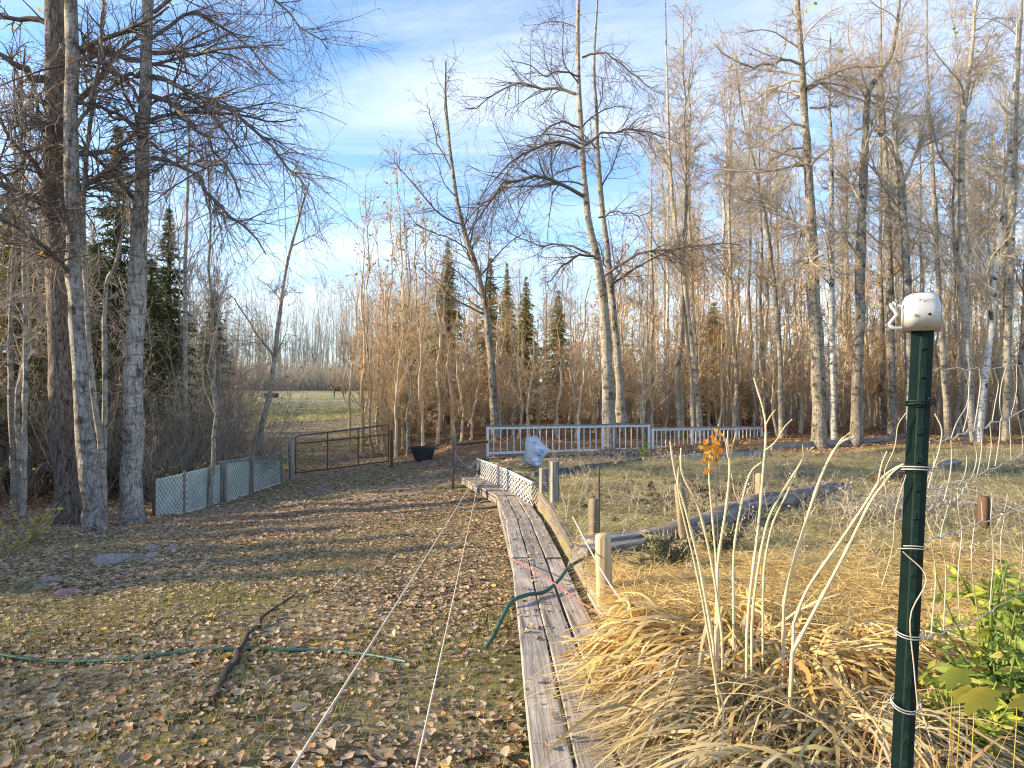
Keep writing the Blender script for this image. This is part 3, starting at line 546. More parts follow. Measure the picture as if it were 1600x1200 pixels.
for k, (x, y) in enumerate(scatter(16, 17, (-150, 330), (22, 48), 1.8, lambda x, y: x < -.46 * y)):
    put(asp[k % 4], x, y, None, random.uniform(.6, .95), 'tall bare aspen deep in the left wood', 'tree', 'tall bare aspens deep in the left wood')

spr = [spruce('spruce_tree', 160, 9, 1.25, 'needle', 1.2), spruce('spruce_tree', 161, 9, 1.45, 'needle', 1.2), spruce('spruce_tree', 162, 9, 1.4, 'needle_olive', 1.2)]
def sp(k, px, top, d, label, wide=1.0):
    x = (px - 800) * d / F; zt = EYE - (top - 600) * d / F; h = zt - float(gz(x, d)); put(spr[k], x, d, None, (wide, wide, h / 9), label, 'spruce')
sp(0, 184, 190, 17.5, 'tallest dark spruce, seen between the left trunk pair and the straight grey trunk', 1.15)
sp(0, 264, 320, 20, 'dark spruce just right of the straight grey trunk', 1.0)
sp(2, 22, 262, 17, 'olive spruce at the left border behind the thin stems', 1.35)
sp(1, 150, 372, 19, 'short bushy spruce low between the left trunks', 1.2)
sp(0, 122, 300, 21.5, 'slim dark spruce rising right behind the leaning light grey trunk', .9)
sp(1, 334, 452, 25, 'low dark spruce behind the brush above the green panel fence', .9)
sp(1, 236, 392, 19, 'short dark spruce touching the right side of the straight grey trunk', .9)
sp(1, 60, 350, 21, 'dark spruce partly hidden behind the furrowed trunk', 1.3)
sp(2, 700, 374, 31, 'tallest olive spruce of the middle group, left of the leaning tree', 1.0)
sp(2, 766, 400, 32, 'olive spruce directly behind the leaning tree', .95)
sp(2, 792, 408, 34, 'narrow spruce just right of the leaning tree', .7)
sp(2, 822, 430, 33, 'rusty topped spruce, fourth of the middle group from the left', .9)
sp(2, 872, 452, 35, 'low wide spruce nearest the left side of the double trunk', 1.0)
sp(1, 631, 466, 27.5, 'short dark spruce behind the sunlit tall saplings', .95)
sp(2, 1115, 470, 30, 'olive spruce half hidden in the thicket right of the double trunk', 1.3)

# far wood around the horizon: reads as one mass
def far_wood(name, seed, n, pxr, dr, hr, tw):
    rng = rg(seed); g = Geo()
    d = rng.uniform(*dr, n); x = (rng.uniform(*pxr, n) - 800) * d / F; z = gz(x, d); H = rng.uniform(*hr, n); m = 6; t = np.linspace(0, 1, m)
    P = np.stack([x[:, None] + rng.normal(size=(n, m)) * .14 + rng.normal(size=(n, 1)) * .08 * H[:, None] * t[None], d[:, None] + 0 * t[None], z[:, None] - .1 + H[:, None] * t[None]], -1); R = (rng.uniform(.04, .12, n))[:, None] * np.linspace(1, .25, m)[None]
    g.add(*tubes(P, R, 4))
    P1, R1, L1 = spawn(P, R, H, n * 16, rng, tmin=.2, ratio=(.12, .3), ang=(25, 60), npts=4, grav=.15, rs=.5, rmin=.022, up=.3); g.add(*tubes(P1, R1, 3))
    P2, R2, L2 = spawn(P1, R1, L1, n * 40, rng, tmin=.2, ratio=(.3, .6), ang=(25, 60), npts=3, rs=.7, rmin=.016); g.add(*tubes(P2, R2, 3))
    o = g.build(name, tw); tag(o, kind='stuff'); return o
far_wood('distant_wood', 21, 640, (150, 700), (126, 155), (9, 24), 'twig_pale')
far_wood('distant_wood', 22, 240, (560, 1750), (46, 72), (7, 12), 'twig_brown')
far_wood('distant_wood', 23, 110, (-250, 330), (50, 80), (9, 15), 'twig_grey')
rng = rg(24); g = Geo()   # low undergrowth along the far edge of the pasture
n = 8500; d = rng.uniform(118, 135, n); x = (rng.uniform(300, 640, n) - 800) * d / F; P = [np.stack([x, d, gz(x, d)], 1)]; q = norm(np.stack([rng.normal(size=n) * .5, rng.normal(size=n) * .5, np.ones(n)], 1))
for k in range(2): P.append(P[-1] + norm(q + rng.normal(size=(n, 3)) * .2) * rng.uniform(.8, 3.6, n)[:, None])
g.add(*tubes(np.stack(P, 1), np.array([[.03, .022, .012]]).repeat(n, 0), 3)); tag(g.build('distant_undergrowth', 'twig_pale'), kind='stuff')

# unseen spruces and brush added beyond the left edge to shade the yard
rng = rg(26)
for k, y in enumerate((6.2, 7.3, 8.3, 9.6, 10.6, 11.9, 13.1, 14.5, 15.6, 17.0, 18.4, 20.0, 21.5)):
    q = max(13.5, .8 * y + 4.5) + rng.uniform(-.8, 1.2); reach = np.interp(y, [6, 12, 22], [.3, -1.0, -4]); H = .344 * (q + reach) + rng.uniform(-.5, .5)
    put(spr[k % 2], -q, y, None, (1.2, 1.2, H / 9), 'unseen dark spruce added left of the view to shade the yard', 'spruce', 'unseen spruces added to shade the yard')
for k, (x, y, h) in enumerate([(-7.2, 2.3, .72), (-7.6, 3.1, .78), (-6.8, 3.6, .6), (-8.6, 4.6, .45), (-9.2, 5.9, .8), (-9.8, 7.0, .85), (-10.6, 8.4, .9), (-11.5, 10, .9)]):
    put(brg[k % 2], x, y, None, h, 'unseen grey brush added left of the view to shade the yard', 'shrub', 'unseen brush added to shade the yard')

# ------------------------------------------------------------------ leaf litter and grasses
def leaf_mesh(n, pos, size, rng, tilt=.24, curl=.38, poor=False):
    if poor: base = np.array([[0, 0, 0], [.5, .36, .05], [1, 0, .1], [.5, -.36, .05]]); fc = np.array([[0, 1, 2, 3]])
    else:
        base = np.array([[0, 0, 0], [.05, .22, .01], [.24, .36, .0], [.52, .33, .0], [.80, .15, .01], [1.05, 0, .03], [.80, -.15, .01], [.52, -.33, 0], [.24, -.36, 0], [.05, -.22, .01], [.42, 0, -.06]]); fc = np.array([[i, (i + 1) % 10, 10] for i in range(10)])[:, ::-1]
    b = base[None].repeat(n, 0).copy(); c = rng.uniform(-.5, 1, n) * curl
    b[:, :, 2] += c[:, None] * (b[:, :, 0] - .5) ** 2 * 1.6 + np.abs(b[:, :, 1]) * rng.uniform(-.2, .7, n)[:, None] * .8
    b[:, :, 1] *= rng.uniform(.75, 1.2, n)[:, None]
    b = (b - np.array([.5, 0, 0])) * size[:, None, None]
    ya = rng.uniform(0, 6.283, n); tx = rng.normal(size=n) * tilt; ca, sa = np.cos(ya), np.sin(ya); ct, s_t = np.cos(tx), np.sin(tx)
    y2 = b[..., 1] * ct[:, None] - b[..., 2] * s_t[:, None]; z2 = b[..., 1] * s_t[:, None] + b[..., 2] * ct[:, None]
    v = np.stack([b[..., 0] * ca[:, None] - y2 * sa[:, None], b[..., 0] * sa[:, None] + y2 * ca[:, None], z2], -1) + pos[:, None, :]
    k = base.shape[0]; f = (np.arange(n)[:, None, None] * k + fc[None]).reshape(-1, fc.shape[1])
    return v.reshape(-1, 3), f
def in_yard(x, y): return (x < xright(y) - .02) & ~((x > xright(y) - .47) & (y < 15.4) & (y > 1.2))
rng = rg(31)
def samp(n, pxr, dr, power):
    d = np.sqrt(dr[0] ** 2 + (dr[1] ** 2 - dr[0] ** 2) * rng.random(n)) if power < .7 else dr[0] + (dr[1] - dr[0]) * rng.random(n) ** power; x = (rng.uniform(*pxr, n) - 800) * d / F; return x, d
x, y = samp(125000, (-60, 850), (2.3, 13.5), .62); k = in_yard(x, y); x, y = x[k], y[k]
clump = np.sin(x * 1.9 + 2 * np.sin(y * 1.1)) * np.cos(y * 1.6 - x * .6)
k = rng.random(len(x)) < .60 + .42 * clump - .06 * (y < 6.5); x, y = x[k], y[k]
sz = rng.uniform(.028, .068, len(x)) * np.where(rng.random(len(x)) < .15, 1.35, rng.uniform(.7, 1, len(x))); pos = np.stack([x, y, gz(x, y) + rng.uniform(.006, .03, len(x))], 1)
near = np.argsort(y - sz * 8)[:300]; near = near[(y[near] > 2.7)]
keep = np.ones(len(x), bool); keep[near] = False
g = Geo(); g.add(*leaf_mesh(keep.sum(), pos[keep], sz[keep], rng)); tag(g.build('leaf_litter', 'litter', smooth=False), kind='stuff')
# the nearest leaves one by one, sharing a few shapes
shapes = []
for q in range(8):
    g = Geo(); g.add(*leaf_mesh(1, np.zeros((1, 3)), np.array([1.0]), rng, .1, .5)); me = g.mesh('leaf', False)
    col = [(0.36, 0.27, 0.18), (0.48, 0.37, 0.26), (0.42, 0.32, 0.22), (0.54, 0.43, 0.32), (0.27, 0.19, 0.125), (0.50, 0.39, 0.28), (0.45, 0.20, 0.09), (0.58, 0.42, 0.12)][q]
    key = 'leaf_single%d' % q; m = M_(key, .8, .2); fz = m.noise(m.coord((5, 5, 5)), 1, 4); m.col(m.ramp(fz, [(.3, tuple(c * .7 for c in col)), (.7, tuple(c * 1.1 for c in col))])); MAT[key] = m.m
    me.materials.append(m.m); shapes.append(me)
for q, i in enumerate(near):
    o = bpy.data.objects.new('leaf', shapes[rng.choice(8, p=[.2, .2, .16, .14, .12, .12, .03, .03])]); C.objects.link(o); o.parent = YARD
    o.location = pos[i] + np.array([0, 0, .012]); s_ = float(sz[i]); o.scale = (s_, s_, s_); o.rotation_euler = (rng.normal() * .35, rng.normal() * .3, rng.uniform(0, 6.28))
x, y = samp(52000, (-100, 800), (12.5, 46), .8); k = in_yard(x, y) & (x < -.15 * y + 6) ; x, y = x[k], y[k]; k = (rng.random(len(x)) < np.clip(1.6 - y / 60, 0, 1)) & (y < 45); x, y = x[k], y[k]
g = Geo(); g.add(*leaf_mesh(len(x), np.stack([x, y, gz(x, y) + .015], 1), rng.uniform(.06, .12, len(x)), rng, .4, .3, True)); tag(g.build('leaf_litter', 'litter', smooth=False), kind='stuff')
x, y = samp(16000, (640, 1650), (17.5, 34), .9); k = x > xright(y); x, y = x[k], y[k]
g = Geo(); g.add(*leaf_mesh(len(x), np.stack([x, y, gz(x, y) + .02], 1), rng.uniform(.06, .13, len(x)), rng, .5, .3, True)); tag(g.build('forest_leaf_litter', 'leaf_dead', smooth=False), kind='stuff')
n = 5200; u = rng.random(n); v = rng.random(n); A0, A1, B0, B1 = np.array([.1, 10.9]), np.array([6.9, 18.7]), np.array([-.95, 17.7]), np.array([7.2, 19.2]); q = (A0 + (A1 - A0) * u[:, None]) * (1 - v[:, None]) + (B0 + (B1 - B0) * u[:, None]) * v[:, None]; x, y = q[:, 0], q[:, 1]; k = (x > xright(y) + .1); x, y = x[k], y[k]
g = Geo(); g.add(*leaf_mesh(len(x), np.stack([x, y, gz(x, y) + .03], 1), rng.uniform(.05, .09, len(x)), rng, .5, .3, True)); tag(g.build('leaf_litter', 'litter', smooth=False), kind='stuff')
x = rng.uniform(-20, -5.5, 9000); y = rng.uniform(10, 24, 9000); k = x < -.48 * y; x, y = x[k], y[k]
g = Geo(); g.add(*leaf_mesh(len(x), np.stack([x, y, gz(x, y) + .02], 1), rng.uniform(.05, .10, len(x)), rng, .5, .3, True)); tag(g.build('forest_leaf_litter', 'litter', smooth=False), kind='stuff')

def blades(x, y, z, h, w, lean, rng, n=4, flat=0.0, az=None):
    m = len(x); az = rng.uniform(0, 6.283, m) if az is None else az; el = rng.uniform(.3, 1.35, m) * (1 - flat) + .08
    d = np.stack([np.cos(az) * np.cos(el), np.sin(az) * np.cos(el), np.sin(el)], 1); P = [np.stack([x, y, z], 1)]
    for k in range(1, n):
        d = norm(d + np.array([0, 0, -1]) * (lean * rng.uniform(.4, 1.4, m))[:, None] / n + rng.normal(size=(m, 3)) * .08); P.append(P[-1] + d * (h / (n - 1))[:, None])
    P = np.stack(P, 1); W = w[:, None] * np.linspace(1, .15, n)[None]; side = norm(np.stack([-np.sin(az), np.cos(az), rng.normal(size=m) * .4], 1))
    return P, W, side
# short lawn between the leaves
x, y = samp(150000, (-60, 850), (2.3, 11), .66); k = in_yard(x, y); x, y = x[k], y[k]; cl = np.sin(x * 1.3 + 1.5 * np.sin(y * .8) + 1) * np.cos(y * 1.1 - x * .5); k = rng.random(len(x)) < (.66 + .5 * cl) * np.clip((9 - y) / 4.5, .22, 1); x, y = x[k], y[k]
P, W, sd_ = blades(x, y, gz(x, y), rng.uniform(.045, .115, len(x)), rng.uniform(.0028, .0055, len(x)), .7, rng, 3); g = Geo(); g.add(*ribbons(P, W, sd_)); tag(g.build('lawn_grass', 'grass_green'), kind='stuff')
# pasture grass tufts
d = rng.uniform(42, 95, 20000); x = (rng.uniform(300, 600, 20000) - 800) * d / F; k = x < -.2 * d - .5; x, d = x[k], d[k]
P, W, sd_ = blades(x, d, gz(x, d), rng.uniform(.06, .16, len(x)), rng.uniform(.03, .06, len(x)), .8, rng, 3); g = Geo(); g.add(*ribbons(P, W, sd_)); tag(g.build('pasture_grass', 'grass_pasture'), kind='stuff')
d = rng.uniform(44, 60, 9000); x = (rng.uniform(330, 600, 9000) - 800) * d / F; k = x < -.2 * d - .5; x, d = x[k], d[k]  # near strip in brighter green, a band of sunlight put into the grass colour
P, W, sd_ = blades(x, d, gz(x, d), rng.uniform(.08, .18, len(x)), rng.uniform(.03, .06, len(x)), .8, rng, 3); g = Geo(); g.add(*ribbons(P, W, sd_)); tag(g.build('pasture_grass', 'grass_green'), kind='stuff')
# matted dry grass of the garden
x, y = samp(190000, (800, 1680), (2.6, 18.5), .75); k = x > xright(y) + .12; x, y = x[k], y[k]
bed = (y > np.interp(x, [.1, 2.7, 6.9], [10.9, 14.3, 18.6])); bare = .8 * bed + np.exp(-((x - 2.6) ** 2 / .9 + (y - 8.8) ** 2 / 1.6)) + .8 * np.exp(-((x - 1.2) ** 2 / .3 + (y - 4.6) ** 2 / .6)); cl = .62 + .38 * np.sin(x * 2.3 + np.sin(y * 1.9)) * np.cos(y * 2.1 - x)
k = rng.random(len(x)) < np.clip(cl, .15, 1) * (1 - .85 * np.clip(bare, 0, 1)); x, y = x[k], y[k]
tuft = np.maximum(0, np.sin(x * 5 + np.sin(y * 3)) * np.cos(y * 4.2 + x)) * .10
P, W, sd_ = blades(x, y, gz(x, y) + .005 + tuft * rng.random(len(x)), rng.uniform(.08, .30, len(x)), rng.uniform(.003, .008, len(x)), 1.1, rng, 4, .5); P[:, :, 2] = np.maximum(P[:, :, 2], gz(P[:, :, 0], P[:, :, 1]) + .004)
g = Geo(); g.add(*ribbons(P, W, sd_)); tag(g.build('garden_grass', 'grass_matted'), kind='stuff')
n = 900; x, y = samp(n, (860, 1650), (4.5, 17), .8); P = [np.stack([x, y, gz(x, y)], 1)]; q = norm(np.stack([rng.normal(size=n) * .35, rng.normal(size=n) * .35, np.ones(n)], 1)); ln = rng.uniform(.12, .42, n)
for kk in range(4): q = norm(q + rng.normal(size=(n, 3)) * .2); P.append(P[-1] + q * (ln / 4)[:, None])
g = Geo(); P = np.stack(P, 1); g.add(*tubes(P, np.linspace(.004, .0015, 5)[None].repeat(n, 0), 3)); P2_, R2_, L2_ = spawn(P, np.full(P.shape[:2], .003), ln, n * 4, rng, tmin=.3, ratio=(.2, .5), npts=3, rmin=.0018); g.add(*tubes(P2_, R2_, 3)); g.add(*quads(P2_[:, -1], .022, rng)); tag(g.build('dead_weeds', 'twig_brown'), kind='stuff')
# dug soil clods in the bare patch
n = 700; x = 2.6 + rng.normal(size=n) * .7; y = 8.8 + rng.normal(size=n) * .9; g = Geo()
for i in range(n):
    s_ = rng.uniform(.015, .05); v = norm(np.array([[1, 0, 0], [-1, 0, 0], [0, 1, 0], [0, -1, 0], [0, 0, 1], [0, 0, -1]]) + rng.normal(size=(6, 3)) * .3) * s_ + np.array(on(x[i], y[i], s_ * .3))
    g.add(v, [[0, 2, 4], [2, 1, 4], [1, 3, 4], [3, 0, 4], [2, 0, 5], [1, 2, 5], [3, 1, 5], [0, 3, 5]])
plain('soil', (0.115, 0.085, 0.065), .95, .1, .4, 30); tag(g.build('soil_clods', 'soil', smooth=False), kind='stuff')
# golden straw mulch in the foreground bed
n = 52000; x = .6 + 3.4 * rng.random(n) ** 1.3; y = 3.85 + rng.normal(size=n) * .75 + .1 * x; k = (y > 1.6) & (x > xright(y) + .1); x, y = x[k], y[k]
P, W, sd_ = blades(x, y, gz(x, y) + rng.random(len(x)) ** 2 * .07, rng.uniform(.07, .26, len(x)), rng.uniform(.0028, .0065, len(x)), .8, rng, 4, .7); P[:, :, 2] = np.maximum(P[:, :, 2], gz(P[:, :, 0], P[:, :, 1]) + .004)
g = Geo(); g.add(*ribbons(P, W, sd_)); tag(g.build('straw_mulch', 'mulch'), kind='stuff')

# ------------------------------------------------------------------ boardwalk
def beam(name, p0, p1, w, h, mat, parent=None, roll=0, chamfer=.006, wob=0.0, seg=1):
    """timber from p0 to p1 (centre line of its top face), local X along the grain"""
    p0 = Vector(p0); p1 = Vector(p1); L = (p1 - p0).length; a = min(chamfer, w * .3, h * .3)
    sec = [(-w / 2 + a, 0), (-w / 2, -a), (-w / 2, -h + a), (-w / 2 + a, -h), (w / 2 - a, -h), (w / 2, -h + a), (w / 2, -a), (w / 2 - a, 0)]
    g = Geo(); n = seg + 1; rr = rg(abs(hash((round(p0.x, 3), round(p0.y, 3)))) % 9999); v = []
    for i in range(n):
        o = (rr.normal() * wob, rr.normal() * wob) if wob else (0, 0)
        v += [(L * i / seg, y_ + o[0], z_ + o[1]) for y_, z_ in sec]
    f = [[i * 8 + k, i * 8 + (k + 1) % 8, i * 8 + 8 + (k + 1) % 8, i * 8 + 8 + k] for i in range(seg) for k in range(8)]
    g.add(v, f); e = (n - 1) * 8
    i0 = g.n; g.add(v[:8], [[7, 6, 5, 4], [7, 4, 3, 0], [0, 3, 2, 1]]); g.add(v[e:e + 8], [[0, 1, 2, 3], [0, 3, 4, 7], [4, 5, 6, 7]])
    me = g.mesh(name, False); me.materials.append(MAT[mat]); o = bpy.data.objects.new(name, me); C.objects.link(o)
    X = (p1 - p0).normalized(); Y = Vector((0, 0, 1)).cross(X)
    Y = Y.normalized() if Y.length > .01 else Vector((0, 1, 0)); Z = X.cross(Y); m = Matrix((X, Y, Z)).transposed() @ Matrix.Rotation(roll, 3, 'X')
    o.rotation_euler = m.to_euler(); o.location = p0
    if parent is not None: o.parent = parent; o.location = p0 - wloc(parent)
    return o
def bz(y): return EYE + float(np.interp(y, [.6, 5.95, 8.42, 10.42, 15.3], [-1.165, -1.53, -1.66, -1.71, -2.08]))
walk = root('boardwalk', (0.25, 5, bz(5) - .25), 'weathered grey plank boardwalk running beside the raised garden', 'boardwalk')
secs = [(.6, 5.95), (5.96, 8.42), (8.43, 10.42), (10.43, 15.3)]
for si, (y0, y1) in enumerate(secs):
    nb = 3; wid = .445
    wds = [.148, .146, .145]
    cum = 0
    for b in range(nb):
        wd_ = wds[b]; xo = -wid + cum + wd_ / 2; cum += wd_ + .003
        ys_ = (y0, y1); zoff = (0.006 * (si % 2)) + .003 * math.sin(b * 3 + si)
        beam('plank', (xright(y0) + xo, y0 + .006 * b, bz(y0) + zoff), (xright(y1) + xo, y1 - .008 * b, bz(y1) + zoff), wd_ - .008, .038, 'board_grey', walk, 0.022 * math.sin(b * 2.1 + si * 1.7), .006, .0028, 9)
for y_ in (2.4, 4.2, 5.95, 7.4, 8.42, 9.6, 10.6, 12.2, 13.8, 15.1):
    x0 = xright(y_) - .43; zt = bz(y_) - .05
    for xx in (x0 + .05, x0 + .36):
        gzv = float(gz(xx, y_)) - .1
        if zt - gzv > .05: beam('support_post', (xx, y_, gzv), (xx, y_, zt), .085, .085, 'timber_grey', walk)
    beam('crossbeam', (x0 + .02, y_, zt - .008), (x0 + .41, y_, zt - .008), .085, .06, 'timber_grey', walk)
for y0, y1 in ((1.3, 5.9), (6, 10.4), (10.45, 15.25)):
    beam('side_beam', (xright(y0) - .415, y0, bz(y0) - .05), (xright(y1) - .415, y1, bz(y1) - .05), .036, .09, 'timber_grey', walk)
# nail heads along the joints
g = Geo()
for y_ in (3.85, 4.2, 5.85, 6.05, 7.4, 8.36, 8.5):
    for b in range(3):
        for o_ in (-.035, .035):
            xx = xright(y_) - .37 + .148 * b + o_; zz_ = bz(y_) + .004; g.tube([(xx, y_, zz_), (xx, y_, zz_ + .006)], .005, 6)
nl = g.build('nails', 'dark_hole', walk); nl['kind'] = 'stuff'

# retaining timbers and posts on the right-hand side of the boardwalk
def edge_timber(y0, y1, dx, h, w, mat, label, top=None):
    z0 = float(gz(xright(y0) + .4, y0)) - .005; z1 = float(gz(xright(y1) + .4, y1)) - .005
    o = beam('retaining_timber', (xright(y0) + dx, y0, z0), (xright(y1) + dx, y1, z1), w, h, mat, None, 0, .012, .001, 5); tag(o, label, 'timber'); return o
edge_timber(3.3, 4.75, .085, .17, .06, 'board_grey', 'pale retaining board on edge between the boardwalk and the round tan post')
edge_timber(5.95, 8.3, .11, .18, .07, 'timber_dark', 'grey retaining beam beside the boardwalk next to the square grey posts')
edge_timber(4.8, 5.9, .10, .17, .05, 'timber_dark', 'weathered retaining board behind the hose end beside the boardwalk')
edge_timber(8.35, 10.4, .10, .2, .05, 'timber_dark', 'retaining board behind the near end of the white lattice')
edge_timber(1.3, 3.2, .085, .2, .06, 'timber_grey', 'dark retaining board under the heap of straw at the near end of the boardwalk')
for nm, p0, p1, w_, h_, lb in (('plank', (.54, 5.28), (1.35, 6.0), .15, .06, 'front weathered plank lying behind the round tan post'), ('plank', (.62, 5.52), (1.6, 6.42), .15, .08, 'rear weathered plank lying behind the old brown post')):
    o = beam(nm, on(*p0, .09), on(*p1, .075), w_, h_, 'timber_grey', None, .06, .01, .003, 5); tag(o, lb, 'plank')
def post(name, x, y, h, r, mat, label, square=False, lean=(0, 0), dome=.02):
    b = on(x, y, -.08); base = np.array(b); top = base + np.array([lean[0], lean[1], h + .08])
    if square: o = beam(name, tuple(base), tuple(top), r * 2, r * 2, mat, None, .3, .008); o.location = base
    else:
        g = Geo(); L = np.linalg.norm(top - base); zs = [0, L * .5, L - dome, L - dome * .4, L]; rs = [r, r * .98, r * .96, r * .82, r * .45]
        v = np.array([[z_, 0, 0] for z_ in zs]); g.tube(v, rs, 14); me = g.mesh(name); me.materials.append(MAT[mat]); o = bpy.data.objects.new(name, me); C.objects.link(o); o.location = base
        o.rotation_euler = Vector(top - base).to_track_quat('X', 'Z').to_euler()
    tag(o, label, 'post'); return o
P4x, P4y = (945 - 800) * 4.25 / F, 4.25
post('round_post', P4x, P4y, .40, .052, 'post_tan', 'light tan round post at the edge of the straw heap', lean=(-.012, 0))
post('round_post', (928 - 800) * 6.2 / F, 6.2, .39, .052, 'post_old', 'old brown post with a rusty rod beside it')
post('square_post', (837 - 800) * 9.15 / F + .06, 9.15, .42, .055, 'post_grey', 'grey post holding the near end of the white lattice', True)
post('square_post', (858 - 800) * 8.3 / F + .02, 8.3, .50, .047, 'post_grey', 'slim grey post standing free beside the boardwalk', True)
post('wooden_stake', (1187 - 800) * 7.9 / F, 7.9, .40, .05, 'post_old', 'brown stake in front of the big log, right of the tall stalks')
post('wooden_stake', (1072 - 800) * 5.9 / F, 5.9, .52, .05, 'post_old', 'dark weathered stake at the near end of the big log', lean=(-.06, 0))
post('tree_stump', (1537 - 800) * 6.6 / F, 6.6, .32, .055, 'stump_brown', 'rotten reddish brown stump seen through the wire fence')
x_, y_ = (935 - 800) * 6.3 / F + .012, 6.36
g = Geo(); b = on(x_, y_, -.1); g.tube([b, (b[0], b[1], b[2] + .78)], .011, 7); tag(based(g.build('metal_rod', 'rust_metal'), b), 'rusty rod standing upright beside the old brown post', 'rod')
# the big log
pl = np.array([on(1.15, 5.85, .03), on(1.75, 6.35, .05), on(2.6, 7.3, .06), on(3.4, 8.15, .05), on(4.1, 8.9, .04), on(4.7, 9.5, .02)])
g = Geo(); q = resample(pl, 30); q[:, 2] += rg(5).normal(size=30) * .006; rad = np.interp(np.linspace(0, 1, 30), [0, .2, .6, 1], [.135, .14, .125, .10]) * rg(6).uniform(.96, 1.04, 30); g.tube(q, rad, 14)
m = M_('log_wood', .9, .15); gg = m.noise(m.coord((3.0, 3.0, 26), rot=(0, 0, math.radians(-45))), 1, 6, .7, .5); m.col(m.ramp(gg, [(.38, (.08, .066, .055)), (.55, (.27, .23, .19)), (.75, (.42, .37, .31))])); m.bump(gg, .9, .02); MAT['log_wood'] = m.m
tag(based(g.build('fallen_log', 'log_wood'), tuple(pl[0])), 'long weathered grey log lying across the garden', 'log')
g = Geo(); q = resample(np.array([on(5.5, 10.2, .05), on(6.1, 10.8, .06), on(6.7, 11.5, .06)]), 14); g.tube(q, rg(7).uniform(.10, .115, 14), 12); tag(based(g.build('log_piece', 'stump_brown'), tuple(q[0])), 'short brown log piece beyond the long log, left of the metal post', 'log')
# edging boards of the long bed in front of the railing
def edging(p0, p1, h, mat, label, up=.1, w=.05):
    o = beam('edging_board', on(*p0, up), on(*p1, up), w, h, mat, None, 0, .006, .002, 6); tag(o, label, 'board')
edging((.34, 10.9), (2.72, 14.3), .14, 'board_slate', 'nearer slate grey edging board starting at the lattice end', .10)
edging((2.76, 14.35), (6.9, 18.6), .14, 'post_grey', 'grey edging board continuing towards the right wood', .10)
edging((-.9, 17.6), (3.9, 18.9), .2, 'board_slate', 'slate grey base board in front of the white railing, left length', .17)
edging((3.95, 18.9), (7.3, 19.3), .14, 'board_slate', 'slate grey base board in front of the shorter white railing', .07)
edging((7.4, 19.4), (12.4, 21.4), .16, 'post_grey', 'low grey board at the foot of the right wood', .2)
o = beam('wood_block', at(812, 746, 13.2), at(826, 742, 13.5), .14, .12, 'board_grey', None); tag(o, 'small pale wooden block left of the white bag', 'block')
o = beam('wood_block', on(7.35, 11.6, .2), on(7.7, 11.75, .22), .16, .2, 'timber_grey', None, .2); tag(o, 'grey wood block beyond the big log, right of the green metal post', 'block')

# white railings
def railing(p0, p1, h, n, label, thick=()):
    p0 = np.array(p0); p1 = np.array(p1); r = root('railing', tuple(p0), label, 'railing')
    t_ = beam('top_rail', p0 + [0, 0, h], p1 + [0, 0, h], .09, .035, 'post_grey', r, 0, .005); beam('sub_rail', p0 + [0, 0, h - .037], p1 + [0, 0, h - .037], .04, .07, 'white_paint', r)
    beam('bottom_rail', p0 + [0, 0, .1], p1 + [0, 0, .1], .04, .07, 'white_paint', r)
    for i in range(n + 1):
        q = p0 + (p1 - p0) * i / n; end = i in (0, n) or i in thick; ww = .075 if end else .036
        off = np.array([0, -.034, 0]) if not end else np.zeros(3)
        beam('post' if end else 'baluster', tuple(q + off + [0, 0, -.05 if end else .035]), tuple(q + off + [0, 0, h - .04 if not end else h - .038]), ww, ww if end else .028, 'white_paint', r)
    return r
a = np.array(at(760, 706, 19)); b = np.array(at(1012, 700, 21)); a[2] = EYE - (712 - 600) * 19 / F; b[2] = EYE - (704 - 600) * 21 / F
railing(a, b, .84, 26, 'longer white railing panel left of the double trunk base', (14, 18))
a = at(1018, 703, 21); b = at(1188, 697, 24.0)
railing(a, b, .70, 27, 'shorter white railing panel with close balusters on the right', (9, 20))
a = at(1192, 697, 24.1); b = at(1216, 694, 27); railing(a, b, .55, 8, 'short end piece of white railing angled away at the far right')

# white lattice
l0 = np.array(at(745, 742, 15.6)); l1 = np.array(at(832, 797, 9.35)); r = root('lattice_panel', tuple(l0), 'white diamond lattice panel standing along the boardwalk bend', 'lattice')
Lh = .375; mid = np.array(at(790, 768, 11.6)); path = resample(np.array([l0, mid, l1]), 40); seglen = np.concatenate([[0], np.cumsum(np.linalg.norm(np.diff(path, axis=0), axis=1))]); LT = seglen[-1]
def lp(s, z, off=0):
    s = np.clip(s, 0, LT); p = np.array([np.interp(s, seglen, path[:, k]) for k in range(3)]); return p + np.array([-.9 * off, -.4 * off, z])
st = .26; RUN = Lh * 3.2; s0 = -RUN
while s0 < LT:
    for sg in (1, -1):
        pts = []
        for u in np.linspace(0, 1, 9):
            s_ = s0 + u * RUN if sg > 0 else s0 + RUN - u * RUN
            pts.append((s_, u * Lh))
        pts = [(a_, z_) for a_, z_ in pts if -.001 <= a_ <= LT]
        if len(pts) < 2: continue
        P_ = np.array([lp(a_, z_, .008 * sg) for a_, z_ in pts]); g = Geo(); nrm = np.array([.9, .4, 0]) * .004; wv = np.array([0, 0, .0085])
        v = []
        for p_ in P_: v += [p_ - wv - nrm, p_ + wv - nrm, p_ + wv + nrm, p_ - wv + nrm]
        f = [[i * 4 + k, i * 4 + (k + 1) % 4, i * 4 + 4 + (k + 1) % 4, i * 4 + 4 + k] for i in range(len(P_) - 1) for k in range(4)]
        g.add(v, f); g.build('slat', 'lattice_white', r, smooth=False)
    s0 += st
for z_ in (0, Lh):
    g = Geo(); g.tube([lp(s_, z_, .0) for s_ in np.linspace(0, LT, 14)], .016, 4); g.build('edge_strip', 'lattice_white', r, smooth=False)
